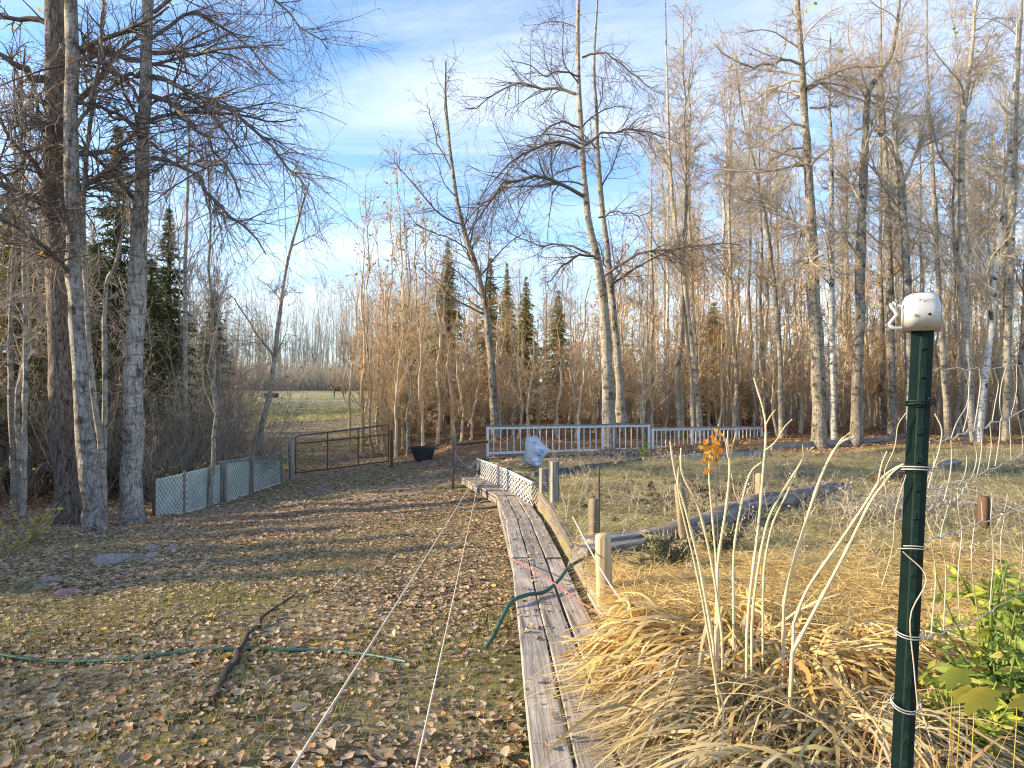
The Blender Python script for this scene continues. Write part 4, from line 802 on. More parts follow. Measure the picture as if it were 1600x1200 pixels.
# dark clamp on the lattice that the ropes are tied to
kn = at(749, 735, 15.0)
g = Geo(); g.tube([kn + [.03, .1, .16], kn + [.05, 0, .12], kn + [.03, -.02, .03], kn + [0, 0, -.05], kn + [-.03, 0, -.1]], [.02, .035, .05, .045, .02], 8); tag(based(g.build('rope_clamp', 'black_rubber'), tuple(kn)), 'dark clamp on the white lattice where the ropes are tied', 'clamp')

# ------------------------------------------------------------------ ropes, hoses, sticks
def rope(name, pts, r, mat, label, cat='rope', n=24, sag=0):
    q = resample(np.array(pts), n); t = np.linspace(0, 1, n); q[:, 2] -= sag * 4 * t * (1 - t)
    g = Geo(); g.tube(q, r, 6); return tag(based(g.build(name, mat), tuple(q[0])), label, cat)
rope('rope', [at(747, 738, 15.0), at(443, 1222, 2.0)], .0052, 'rope', 'left taut pale rope from the lattice to the foreground', sag=.02)
rope('rope', [at(750, 740, 14.9), at(645, 1225, 2.1)], .0043, 'rope', 'right taut pale rope from the lattice to the foreground', sag=.02)
rope('rope', [at(895, 808, 4.6), at(945, 900, 4.0), at(985, 955, 3.75), at(1004, 975, 3.7)], .005, 'rope', 'short pale cord slanting across the front of the tan post')
rope('rope', [at(708, 703, 15), at(722, 722, 15.2), at(742, 736, 15.4)], .006, 'rope', 'thin pale cord hanging from the dark stake beside the lattice')
rope('cord', [at(788, 866, 5.9), at(830, 890, 4.92), at(880, 920, 4.45), at(900, 936, 4.3), at(930, 955, 4.0), at(962, 984, 3.75)], .0045, 'rope_red', 'red cord lying slantwise over the boardwalk', 'cord')
hz_ = lambda x, y: bz(y) + .016
rope('garden_hose', [on(-.16, 4.05, .03), on(-.11, 4.15, .09), (-.01, 4.33, bz(4.3) + .02), (.10, 4.5, bz(4.5) + .035), (.22, 4.62, bz(4.6) + .025), (.33, 4.85, bz(4.85) + .05), (.41, 5.05, bz(5.0) + .09), (.50, 5.2, EYE - 1.36), (.60, 5.3, EYE - 1.34)], .0135, 'hose_green', 'green garden hose lying across the boardwalk', 'hose', 40)
g = Geo(); b = np.array([.60, 5.3, EYE - 1.34]); g.tube([b, b + [.07, .03, .0]], .02, 10); tag(based(g.build('hose_fitting', 'galvanised'), tuple(b)), 'metal fitting on the end of the hose beside the old brown post', 'fitting')
hp = [(-4.6, 4.5), (-3.9, 4.3), (-3.3, 4.15), (-2.75, 4.05), (-2.3, 4.02), (-1.95, 4.06), (-1.6, 4.12), (-1.35, 4.13), (-1.1, 4.12), (-.85, 4.02), (-.6, 3.85)]
rope('garden_hose', [on(x_, y_, .028) for x_, y_ in hp], .0125, 'hose_green', 'green garden hose half covered by leaves in the left foreground', 'hose', 50)
sp_ = [at(340, 1092, 3.25), at(362, 1030, 3.8), at(378, 990, 4.15), at(400, 950, 4.6), at(425, 922, 5.0), at(462, 888, 5.6)]; sp_ = [np.array(on(p[0], p[1], .035)) for p in sp_]
q = resample(np.array(sp_), 22); q[1:-1] += rg(8).normal(size=(20, 3)) * [.012, .012, .006]; g = Geo(); g.tube(q, np.linspace(.021, .008, 22) * rg(9).uniform(.8, 1.2, 22), 7)
for i, dx in ((6, .12), (11, -.1), (15, .08)): g.tube([q[i], q[i] + [dx * .5, .06, .02], q[i] + [dx, .15, .015]], [.008, .006, .003], 5)
tag(based(g.build('stick', 'stick_dark'), tuple(q[0])), 'long dark bare stick lying on the leaves in the left foreground', 'stick')

rng = rg(78); n = 130; yy = 2.3 + 9 * rng.random(n) ** 1.3; xx = xright(yy) - .44 * rng.random(n) ** .7; g = Geo(); g.add(*leaf_mesh(n, np.stack([xx, yy, np.array([bz(v_) for v_ in yy]) + .012], 1), rng.uniform(.025, .055, n), rng, .25, .6)); tag(g.build('leaf_debris', 'litter', smooth=False), kind='stuff')
n = 170; x, y = samp(n, (-60, 820), (3, 12), .6); a_ = rng.uniform(0, 6.28, n); ln = rng.uniform(.08, .4, n); P = [np.stack([x, y, gz(x, y) + .025], 1)]
for kk in range(4): a_ = a_ + rng.normal(size=n) * .3; q = P[-1] + np.stack([np.cos(a_), np.sin(a_), 0 * a_], 1) * (ln / 4)[:, None]; q[:, 2] = gz(q[:, 0], q[:, 1]) + .02 + rng.random(n) * .015; P.append(q)
P = np.stack(P, 1); k = in_yard(P[:, :, 0], P[:, :, 1]).all(1); g = Geo(); g.add(*tubes(P[k], np.linspace(.0045, .002, 5)[None].repeat(k.sum(), 0), 4)); tag(g.build('fallen_twigs', 'twig_dark'), kind='stuff')
# rocks
def rock(px, d, s, mat, label, sq=(1, 1, .6), seed=0):
    rr = rg(200 + seed); g = Geo(); nu, nv = 12, 8; v = []
    for j in range(nv + 1):
        th = math.pi * j / nv
        for i in range(nu):
            ph = 2 * math.pi * i / nu; p = np.array([math.sin(th) * math.cos(ph), math.sin(th) * math.sin(ph), math.cos(th)])
            k = 1 + .14 * math.sin(3.1 * p[0] + seed) * math.cos(2.7 * p[1] + 2 * seed) + .1 * math.sin(5 * p[2] + 4 * p[0] + seed * 3) + .06 * math.sin(11 * p[0] + 7 * p[1] + seed) + rr.normal() * .02; v.append(np.sign(p) * np.abs(p) ** .85 * k * s * np.array(sq))
    f = [[j * nu + i, j * nu + (i + 1) % nu, (j + 1) * nu + (i + 1) % nu, (j + 1) * nu + i] for j in range(nv) for i in range(nu)]
    g.add(v, f); me = g.mesh('rock'); me.materials.append(MAT[mat]); o = bpy.data.objects.new('rock', me); C.objects.link(o); o.location = Vector(gpx(px, d)) - Vector((0, 0, .02)); o.rotation_euler = (0, 0, seed * 1.3); tag(o, label, 'rock')
rock(101, 6.15, .115, 'rock_pink', 'bright pink rounded rock among leaves at lower left', (1.1, .8, .62), 1); rock(78, 6.75, .14, 'rock_grey', 'low grey rock right behind the pink rock', (1.1, .8, .5), 2); rock(62, 6.4, .12, 'rock_tan', 'flat tan rock left of the pink rock', (1, .8, .45), 11)
rock(178, 7.75, .19, 'rock_grey', 'large pale grey rock, biggest of the cluster by the left trunks', (1.05, .8, .62), 3); rock(155, 7.9, .13, 'rock_mauve', 'mauve rock touching the left side of the largest grey rock', (1, .8, .6), 4); rock(213, 7.75, .13, 'rock_tan', 'tan rock to the right of the largest grey rock', (1, .8, .6), 5)
rock(236, 8.0, .15, 'rock_mauve', 'flat mauve rock right of the tan rock', (1.2, .8, .42), 6); rock(240, 8.6, .13, 'rock_mauve', 'small mauve rock at the back of the rock cluster', (1, .8, .5), 7); rock(266, 8.55, .13, 'rock_mauve', 'rightmost mauve rock of the rock cluster', (1.1, .8, .5), 8)
rock(352, 11.9, .14, 'rock_grey', 'lone grey rock below the green panel fence', (1.2, .8, .4), 9)

# ------------------------------------------------------------------ green panel fence, gate, tub
def wall_quad(g, p0, p1, z0a, z1a, z0b, z1b, th=.02):
    p0 = np.array(p0); p1 = np.array(p1); n = norm(np.array([-(p1 - p0)[1], (p1 - p0)[0], 0])) * th
    v = []
    for o_ in (-n / 2, n / 2): v += [np.array([p0[0], p0[1], z0a]) + o_, np.array([p1[0], p1[1], z0b]) + o_, np.array([p1[0], p1[1], z1b]) + o_, np.array([p0[0], p0[1], z1a]) + o_]
    g.add(v, [[0, 1, 2, 3], [7, 6, 5, 4], [0, 4, 5, 1], [1, 5, 6, 2], [2, 6, 7, 3], [3, 7, 4, 0]])
fp = [(242, 13.0, 806, 749), (290, 14.0, 798, 739), (348, 15.6, 783, 725), (392, 17.2, 768, 713), (440, 19.4, 752, 714)]
fx = [((px - 800) * d / F, d, EYE - (b_ - 600) * d / F, EYE - (t_ - 600) * d / F) for px, d, b_, t_ in fp]
fen = root('panel_fence', (fx[0][0], fx[0][1], fx[0][2]), 'low fence of pale green panels behind wire mesh, left of the gate', 'fence')
for i in range(4):
    A, B = fx[i], fx[i + 1]; g = Geo(); wall_quad(g, A[:2], B[:2], A[2] - .05, A[3], B[2] - .05, B[3]); g.build('panel', 'panel_green', fen, smooth=False)
mesh = Geo(); dirs = []
for i in range(4):
    A, B = np.array(fx[i]), np.array(fx[i + 1]); L = np.linalg.norm(B[:2] - A[:2]); n = int(L / .12)
    nrm = np.array([(B - A)[1], -(B - A)[0]]) / L * .035
    def pt(s, z): t = s / L; return np.array([A[0] + (B[0] - A[0]) * t + nrm[0], A[1] + (B[1] - A[1]) * t + nrm[1], A[2] + (B[2] - A[2]) * t + z * ((A[3] - A[2]) * (1 - t) + (B[3] - B[2]) * t)])
    H = .75; segs = []
    for k in range(-int(H / .12), n):
        for sg in (1, -1):
            s0 = k * .12; pr = [(s0, 0.0), (s0 + H, 1.0)] if sg > 0 else [(s0, 1.0), (s0 + H, 0.0)]
            (sa, za), (sb, zb) = pr; ta, tb = max(0, -sa / H), min(1, (L - sa) / H)
            if tb <= ta: continue
            segs.append([pt(sa + (sb - sa) * ta, za + (zb - za) * ta), pt(sa + (sb - sa) * tb, za + (zb - za) * tb)])
    P_ = np.array(segs); mesh.add(*tubes(P_, np.full(P_.shape[:2], .0042), 3))
plain('wire_dark', (.11, .12, .105), .6, .4, .3, 20); wm_ = mesh.build('wire_mesh', 'wire_dark', fen); wm_['kind'] = 'stuff'
for i, (w_, up) in enumerate([(.05, .02), (.04, .05), (.12, .06), (.10, .06), (.06, .08)]):
    A = fx[i]; beam('fence_post', (A[0], A[1] - .08, A[2] - .1), (A[0], A[1] - .08, A[3] + up), w_, w_, 'post_grey' if i else 'rust_metal', fen)
A, B = fx[2], fx[4]; beam('top_rail', (A[0], A[1] - .15, A[3] + .08), (B[0], B[1] - .15, B[3] + .1), .16, .04, 'timber_grey', fen, 0, .005, .003, 4)
# gate
ga = np.array(at(462, 741, 20.2)); gb = np.array(at(607, 722, 20.6)); gH = 1.13
gt = root('wire_gate', tuple(ga), 'dark rusty tube gate filled with wire mesh, closed across the track', 'gate')
def gp(t, z): return ga + (gb - ga) * t + np.array([0, 0, z])
for nm, p, q in [('top_bar', gp(0, gH), gp(1, gH)), ('bottom_bar', gp(0, .03), gp(1, .03)), ('middle_bar', gp(0, gH * .80), gp(1, gH * .74))] + [('upright', gp(t, .0), gp(t, gH)) for t in (0, .34, .67, 1)]:
    g = Geo(); g.tube([p, q], .019, 8); g.build(nm, 'rust_metal', gt)
segs = []; L = np.linalg.norm(gb - ga); H = gH - .03
for k in range(-int(H / .1), int(L / .1)):
    for sg in (1, -1):
        s0 = k * .1; (sa, za), (sb, zb) = ((s0, 0.), (s0 + H, 1.)) if sg > 0 else ((s0, 1.), (s0 + H, 0.)); ta, tb = max(0, -sa / H), min(1, (L - sa) / H)
        if tb > ta: segs.append([gp((sa + (sb - sa) * u) / L, .03 + (za + (zb - za) * u) * H) for u in (ta, tb)])
g = Geo(); g.add(*tubes(np.array(segs), np.full((len(segs), 2), .0035), 3)); wm_ = g.build('wire_mesh', 'rust_metal', gt); wm_['kind'] = 'stuff'
post('gate_post', (456 - 800) * 20 / F, 20, 1.15, .075, 'post_grey', 'pale wooden post at the hinge side of the gate', lean=(-.04, 0))
post('gate_post', (441 - 800) * 19.7 / F, 19.7, 1.05, .035, 'post_grey', 'thin crooked stake beside the hinge post of the gate', lean=(-.05, 0))
post('gate_post', (612 - 800) * 20.7 / F, 20.7, 1.15, .04, 'rust_metal', 'dark rusty post at the latch side of the gate')
post('metal_stake', (707 - 800) * 15 / F, 15, 1.0, .025, 'rust_metal', 'dark rusty stake standing left of the boardwalk end', lean=(.03, 0))
post('wooden_post', (710 - 800) * 17.5 / F, 17.5, .95, .06, 'post_grey', 'grey wooden post behind the dark stake, left of the railing')
o = beam('fence_rail', at(712, 693, 17.5), at(762, 688, 19), .08, .07, 'stump_brown'); tag(o, 'brown pole bridging from the grey post to the white railing', 'pole')
# mesh between gate and stake
mp0 = np.array(on(-3.62, 20.7, 0)); mp1 = np.array(on(-1.55, 17.6, 0)); segs = []
d_ = mp1 - mp0; L = np.linalg.norm(d_[:2]); H = .95
for k in range(-int(H / .12), int(L / .12)):
    for sg in (1, -1):
        s0 = k * .12; (sa, za), (sb, zb) = ((s0, 0.), (s0 + H, H)) if sg > 0 else ((s0, H), (s0 + H, 0.)); ta, tb = max(0, -sa / H), min(1, (L - sa) / H)
        if tb > ta: segs.append([mp0 + d_ * ((sa + (sb - sa) * u) / L) + np.array([0, 0, za + (zb - za) * u]) for u in (ta, tb)])
g = Geo(); g.add(*tubes(np.array(segs), np.full((len(segs), 2), .0017), 3)); tag(based(g.build('mesh_fence', 'wire_dark'), tuple(mp0)), 'sagging wire mesh between the gate and the grey wooden post', 'fence')
# tub
tb_ = np.array(gpx(661, 21.6)); tub = root('feed_tub', tuple(tb_), 'black rubber feed tub standing on leaves beside the gate', 'tub')
prof = [(.24, 0), (.29, .10), (.345, .24), (.375, .38), (.40, .43), (.405, .45), (.385, .45), (.355, .38), (.27, .1), (.2, .06), (.02, .055)]
g = Geo(); a_ = np.arange(24) * 2 * np.pi / 24; v = []
for r_, z_ in prof: v += [tb_ + [r_ * math.cos(t), r_ * .8 * math.sin(t), z_] for t in a_]
g.add(v, [[j * 24 + i, j * 24 + (i + 1) % 24, (j + 1) * 24 + (i + 1) % 24, (j + 1) * 24 + i] for j in range(len(prof) - 1) for i in range(24)]); g.build('basin', 'black_rubber', tub)
for s_ in (-1, 1):
    g = Geo(); g.tube([tb_ + [s_ * .39, -.08, .42], tb_ + [s_ * .47, -.05, .40], tb_ + [s_ * .47, .05, .40], tb_ + [s_ * .39, .08, .42]], .014, 6); g.build('handle', 'black_rubber', tub)

# far trough and horse
fb = np.array(gpx(424, 95)); tr = root('water_trough', tuple(fb), 'long black trough at the far edge of the pasture', 'trough')
g = Geo(); v = []
for z_, k in ((0, .92), (.62, 1.0), (.62, .9), (.2, .84)): v += [fb + [k * sx * .95, k * sy * .32, z_] for sx, sy in ((-1, -1), (1, -1), (1, 1), (-1, 1))]
g.add(v, [[j * 4 + i, j * 4 + (i + 1) % 4, j * 4 + 4 + (i + 1) % 4, j * 4 + 4 + i] for j in range(3) for i in range(4)] + [[12, 13, 14, 15]]); g.build('basin', 'black_rubber', tr, smooth=False)
g = Geo(); g.tube([fb + [-.96, -.34, .6], fb + [.96, -.34, .6], fb + [.96, .34, .6], fb + [-.96, .34, .6], fb + [-.96, -.34, .6]], .03, 5); g.build('rim', 'black_rubber', tr)
hb = np.array(gpx(528, 96)); hb[2] += 0.0
horse = root('horse', tuple(hb), 'dark brown horse standing in the far pasture facing left', 'horse')
V = [(0.75, 0, 1.22), (.35, 0, 1.2), (-.1, 0, 1.15), (-.5, 0, 1.2), (-.78, 0, 1.38), (-1.02, 0, 1.66), (-1.1, 0, 1.82), (-1.3, 0, 1.70), (-1.52, 0, 1.50),
     (-.55, .16, .95), (-.57, .17, .52), (-.55, .17, .1), (-.6, .17, .02), (-.5, -.16, .95), (-.48, -.17, .52), (-.5, -.17, .1), (-.55, -.17, .02),
     (.68, .18, .95), (.62, .18, .72), (.76, .18, .5), (.72, .18, .1), (.67, .18, .02), (.75, -.18, .95), (.68, -.18, .72), (.84, -.18, .5), (.82, -.18, .1), (.77, -.18, .02)]
E_ = [(0, 1), (1, 2), (2, 3), (3, 4), (4, 5), (5, 6), (6, 7), (7, 8), (3, 9), (9, 10), (10, 11), (11, 12), (3, 13), (13, 14), (14, 15), (15, 16), (0, 17), (17, 18), (18, 19), (19, 20), (20, 21), (0, 22), (22, 23), (23, 24), (24, 25), (25, 26)]
Rr = [.29, .30, .32, .31, .2, .15, .14, .12, .08, .13, .075, .055, .07, .13, .075, .055, .07, .17, .11, .075, .055, .07, .17, .11, .075, .055, .07]
me = bpy.data.meshes.new('body'); me.from_pydata(V, E_, []); o = bpy.data.objects.new('body', me); C.objects.link(o); o.parent = horse; me.materials.append(MAT['horse_coat'])
md = o.modifiers.new('skin', 'SKIN'); 
for i, r_ in enumerate(Rr): me.skin_vertices[0].data[i].radius = (r_, r_)
me.skin_vertices[0].data[2].use_root = True; o.modifiers.new('sub', 'SUBSURF').levels = 2; o.modifiers['sub'].render_levels = 2
g = Geo(); g.tube([hb + [.95, 0, 1.32], hb + [1.08, 0, 1.15], hb + [1.1, 0, .8], hb + [1.07, 0, .5]], [.05, .08, .09, .04], 7); g.build('tail', 'horse_mane', horse)
g = Geo(); g.tube([hb + [-1.12, 0, 1.93], hb + [-.93, 0, 1.78], hb + [-.68, 0, 1.52], hb + [-.45, 0, 1.45]], [.04, .07, .07, .03], 6); g.build('mane', 'horse_mane', horse)
for s_ in (-1, 1):
    g = Geo(); g.tube([hb + [-1.1, .06 * s_, 1.9], hb + [-1.12, .08 * s_, 2.06]], [.045, .012], 5); g.build('ear', 'horse_coat', horse)

# white bag hung on a stake
bs = at(843, 760, 12.4); sk = on(bs[0], 12.45, -.05)
g = Geo(); g.tube([sk, (sk[0] - .03, sk[1], EYE - .98)], .013, 6); tag(based(g.build('bag_stake', 'post_old'), sk), 'thin stake that carries the white printed bag', 'stake')
bag = root('feed_bag', tuple(at(836, 706, 12.4)), 'crumpled white bag with blue print hung upside down on a stake', 'bag')
outl = [(821, 684), (838, 680), (846, 690), (859, 702), (849, 716), (842, 733), (830, 729), (817, 722), (820, 703)]
c_ = at(836, 707, 12.38); rim = [at(a_, b_, 12.38) for a_, b_ in outl]; g = Geo(); rr = rg(77); rings = []
for sgn in (-1, 1):
    pass
v = [c_ + [.05, -.17, 0]]; rings = [.6, .84, 1.0]; depth = [-.17, -.11, 0]
for k, dp in zip(rings, depth): v += [c_ + (p - c_) * k + np.array([.085 * (1 - k) / .5, dp + rr.normal() * .012, 0]) for p in rim]
n = len(rim); f3 = [[0, 1 + (i + 1) % n, 1 + i] for i in range(n)]; f4 = [[1 + j * n + i, 1 + j * n + (i + 1) % n, 1 + (j + 1) * n + (i + 1) % n, 1 + (j + 1) * n + i] for j in range(2) for i in range(n)]
i0 = len(v); v.append(c_ + [0, .12, 0]); f3b = [[i0, 1 + 2 * n + i, 1 + 2 * n + (i + 1) % n] for i in range(n)]
g.v.append(np.array(v)); g.n = len(v); g.f += [np.array(f3), np.array(f4), np.array(f3b)]
o = g.build('sack', 'bag_white', bag); 
for mt, prts in (('print_blue', [((840, 702), (847, 708))]), ('print_navy', [((831, 706), (836, 709)), ((837, 709), (842, 713)), ((831, 690), (834, 692))]), ('print_sky', [((832, 697), (846, 701)), ((828, 713), (838, 720)), ((833, 722), (841, 727))])):
    for (xa, ya), (xb, yb) in prts:
        g = Geo(); A = at(xa + 3, ya, 12.2); B = at(xb + 3, yb, 12.2); sk_ = .25 * (B[2] - A[2]); g.add([A, [B[0], A[1], A[2] + sk_], [B[0], B[1], B[2] + sk_ * .3], [A[0], A[1], B[2]]], [[0, 1, 2, 3]]); g.build('print_patch', mt, bag, smooth=False)

# ------------------------------------------------------------------ green metal post with white cap, woven wire fence
pt_ = at(1442, 515, 1.30); pb = np.array([.735, 1.33, EYE - 1.35]); pr_ = root('metal_fence_post', tuple(pb), 'dark green studded metal fence post with a white cap in the right foreground', 'fence post')
ax = norm(pt_ - pb); ry = math.radians(-14); fw = np.array([math.cos(ry), math.sin(ry), 0]); fn = np.array([math.sin(ry), -math.cos(ry), 0])   # along the flange, toward the viewer
def pf(h, u, n_): return pb + ax * h + fw * u + fn * n_
HL = np.linalg.norm(pt_ - pb) + .03
g = Geo(); sec = [(-.020, 0), (-.0205, .003), (-.006, .0045), (-.0045, .010), (.0055, .010), (.0070, .0045), (.0185, .003), (.018, 0), (.003, -.002), (.002, -.028), (-.002, -.028), (-.003, -.002)]
v = [pf(h, u, n_) for h in (0, HL) for u, n_ in sec]; k = len(sec); g.add(v, [[i, (i + 1) % k, k + (i + 1) % k, k + i] for i in range(k)]); g.build('shaft', 'green_metal', pr_, smooth=False)
h = HL - .06; 
while h > .05:
    g = Geo(); b_ = [(-.0035, 0), (.0035, 0)]; vv = []
    for (dz, w_, n_) in ((-.011, .0042, .0095), (-.007, .0038, .0155), (.003, .0038, .0165), (.011, .0042, .0095)): vv += [pf(h + dz, .0008 - w_, .009), pf(h + dz, .0008 - w_, n_), pf(h + dz, .0008 + w_, n_), pf(h + dz, .0008 + w_, .009)]
    g.add(vv, [[j * 4 + i, j * 4 + (i + 1) % 4, j * 4 + 4 + (i + 1) % 4, j * 4 + 4 + i] for j in range(3) for i in range(4)] + [[0, 1, 2, 3], [15, 14, 13, 12]]); g.build('stud', 'green_metal', pr_, smooth=False); h -= .054
# cap
cb = pb + ax * (HL - .03); cap = root('post_cap', (0, 0, 0), None, None); cap.parent = pr_; cap.location = Vector(cb) - pr_.location
def cf(u, n_, z_): return cb + fw * (u - .0035) + fn * n_ + np.array([0, 0, z_])
g = Geo(); wv, dv = .0312, .029; a_ = np.arange(32) * 2 * np.pi / 32
sup = lambda t: (abs(math.cos(t)) ** .55 * math.copysign(1, math.cos(t)), abs(math.sin(t)) ** .7 * math.copysign(1, math.sin(t)))
prof = [(.97, .004), (1.0, .0), (1.0, .041), (.985, .050), (.93, .0595), (.82, .067), (.62, .0715), (.3, .0738), (.01, .0742)]; v = []
for k_, z_ in prof: v += [cf(wv * k_ * sup(t)[0], dv * k_ * sup(t)[1], z_ - .004) for t in a_]
g.add(v, [[j * 32 + i, j * 32 + (i + 1) % 32, (j + 1) * 32 + (i + 1) % 32, (j + 1) * 32 + i] for j in range(len(prof) - 1) for i in range(32)]); g.build('cap_shell', 'white_plastic', cap)
for u, z_ in ((-.0175, .025), (.006, .0265)):
    g = Geo(); zf = dv + .0006; g.tube([cf(u, zf - .004, z_), cf(u, zf + .0008, z_)], .0026, 10); g.build('hole', 'dark_hole' if u > 0 else 'print_brown', cap)
g = Geo()     # row of tiny worn moulded marks under the dome
for i, (ww, hh) in enumerate([(.0028, .0024), (.0016, .0012), (.0014, .0010), (.0014, .0012), (.0018, .0014), (.0026, .0016), (.0008, .0014), (.0026, .0024)]):
    u = -.0115 + i * .0031; z_ = .0525; n_ = dv * .955 + .0022; g.add([cf(u, n_ + .0002, z_), cf(u + ww, n_ + .0002, z_), cf(u + ww, n_ - .0004, z_ + hh * 1.5), cf(u, n_ - .0004, z_ + hh * 1.5)], [[0, 1, 2, 3]])
g.build('moulded_marks', 'print_brown', cap, smooth=False)
g = Geo(); lp_ = [cf(-.034, .004, .003), cf(-.048, .006, .004), cf(-.056, .006, .011), cf(-.050, .006, .020), cf(-.044, .006, .029), cf(-.047, .006, .037), cf(-.052, .006, .044), cf(-.054, .006, .051)]
g.tube(resample(np.array(lp_), 24), .0034, 8); g.tube([cf(-.046, .006, .047), cf(-.049, .006, .053), cf(-.052, .006, .046)], .003, 7); g.tube([cf(-.036, .006, .045), cf(-.042, .006, .046)], .0032, 8); g.build('wire_hook', 'white_plastic', cap)
# wire ties round the post
def tie(h, r_, mat, nm, turn=1.6, tilt=.004):
    t = np.linspace(0, turn * 2 * np.pi, 30); g = Geo(); g.tube([pf(h + tilt * math.sin(x) + .005 * x / 6.28, .026 * math.cos(x), .004 + .022 * math.sin(x)) for x in t], r_, 5); g.build(nm, mat, pr_)
hpx = lambda py: (pb + 0)[2] * 0 + (EYE - (py - 600) * 1.3 / F - pb[2]) / ax[2]
tie(hpx(634), .0017, 'green_metal', 'wire_tie', 2.2); tie(hpx(736), .0014, 'galvanised', 'wire_tie', 1.9); tie(hpx(862), .0012, 'galvanised', 'wire_tie', 1.4, .008); tie(hpx(992), .0013, 'galvanised', 'wire_tie', 1.5, -.006); tie(hpx(1105), .0014, 'galvanised', 'wire_tie', 1.5, -.01)
for pts, r_ in (([pf(hpx(646), .024, .01), pf(hpx(670), .036, .012), pf(hpx(700), .034, .012), pf(hpx(735), .024, .012)], .0013), ([pf(hpx(644), -.024, .01), pf(hpx(665), -.038, .01), pf(hpx(700), -.042, .01), pf(hpx(740), -.055, 0), pf(hpx(775), -.05, 0)], .001),
                ([pf(hpx(862), -.02, .012), pf(hpx(900), .02, .02), pf(hpx(960), -.004, .02), pf(hpx(1040), .006, .02), pf(hpx(1105), .016, .02)], .0013), ([pf(hpx(742), -.02, .01), pf(hpx(800), -.034, .006), pf(hpx(860), -.036, .004), pf(hpx(920), -.05, 0)], .001)):
    g = Geo(); g.tube(resample(np.array(pts), 20), r_, 5); g.build('loose_wire', 'wire_pale', pr_)
# woven wire fence leaving the post to the right
wf = root('woven_wire_fence', (pb[0] + .03, pb[1] + .02, pb[2]), 'sagging woven wire fence running from the green post to the right', 'fence')
f0 = np.array([pb[0] + .035, pb[1], 0]); fd = np.array([1.35, 1.5, 0]); fd = fd / np.linalg.norm(fd); rr = rg(55)
def hline(s, k):
    z0 = [-.115, -.175, -.29, -.43, -.60, -.8][k] + EYE; z1 = [.05, .055, -.10, -.20, -.42, -.85][k]
    z = z0 + (z1 + EYE - z0 if k else .13) * min(s / 2.2, 1.3) - .03 * math.sin(min(s / 2.2, 1) * math.pi) + .012 * math.sin(s * 11 + k * 2)
    off = .03 * math.sin(s * 3 + k)
    return f0 + fd * s + np.array([fd[1] * off, -fd[0] * off, z])
def pw(px, py):  # a point of the fence plane under a pixel
    u = (px - 800) / F; s = (u * f0[1] - f0[0]) / (fd[0] - u * fd[1]); y = f0[1] + fd[1] * s; return np.array([u * y, y, EYE - (py - 600) * y / F])
hw = [[(1440, 576), (1480, 577), (1525, 576), (1560, 574), (1600, 570), (1680, 562)], [(1440, 690), (1485, 686), (1506, 676), (1530, 669), (1560, 658), (1600, 640), (1690, 595)], [(1440, 765), (1490, 757), (1515, 748), (1545, 735), (1575, 722), (1600, 708), (1690, 660)],
      [(1440, 800), (1475, 786), (1495, 780), (1512, 757)], [(1430, 850), (1480, 835), (1530, 818), (1600, 790), (1690, 750)], [(1425, 1000), (1480, 985), (1540, 960), (1600, 925), (1690, 880)]]
for k, pts in enumerate(hw):
    q = resample(np.array([pw(*p) for p in pts]), 40); t = np.arange(40); q[:, 2] += .004 * np.sin(t * 1.35) * (.6 if k == 0 else 1) + rr.normal(size=40) * .0018; g = Geo(); g.tube(q, .0021 if k else .0012, 5); g.build('line_wire', 'wire_pale', wf)
vw = [[(1504, 576), (1513, 598), (1512, 630), (1495, 660), (1486, 686)], [(1516, 580), (1514, 600), (1513, 640), (1505, 675)], [(1530, 577), (1532, 600), (1527, 640), (1522, 670)], [(1552, 576), (1560, 600), (1555, 630), (1550, 660)], [(1572, 573), (1565, 600), (1562, 630), (1566, 655)], [(1588, 569), (1589, 600), (1586, 625), (1580, 648)], [(1592, 572), (1600, 600), (1604, 620), (1606, 636)],
      [(1486, 687), (1487, 715), (1484, 745), (1475, 783)], [(1498, 686), (1510, 710), (1508, 740), (1496, 765)], [(1518, 674), (1524, 695), (1526, 718), (1520, 742), (1513, 752)], [(1533, 669), (1534, 700), (1530, 728), (1526, 745)], [(1547, 664), (1549, 695), (1546, 720), (1543, 735)], [(1563, 658), (1561, 690), (1555, 728)], [(1577, 652), (1579, 690), (1580, 720)], [(1590, 646), (1597, 680), (1597, 705), (1590, 714)],
      [(1512, 758), (1515, 775), (1521, 800), (1524, 830)], [(1523, 752), (1533, 780), (1535, 815)], [(1540, 741), (1550, 770), (1548, 810)], [(1553, 732), (1570, 760), (1574, 775), (1569, 800)], [(1577, 725), (1590, 755), (1596, 790)], [(1496, 770), (1498, 800), (1503, 832), (1497, 900), (1500, 970)], [(1482, 790), (1470, 840), (1478, 890), (1474, 985)], [(1522, 825), (1518, 880), (1528, 965)], [(1548, 812), (1552, 870), (1546, 955)], [(1570, 803), (1563, 860), (1572, 940)], [(1592, 795), (1598, 860), (1590, 928)],
      [(1452, 690), (1460, 720), (1450, 765)], [(1455, 845), (1462, 900), (1455, 990)]]
for pts in vw:
    q = resample(np.array([pw(*p) for p in pts]), 14); g = Geo(); g.tube(q, .0016, 5); g.build('stay_wire', 'wire_pale', wf)

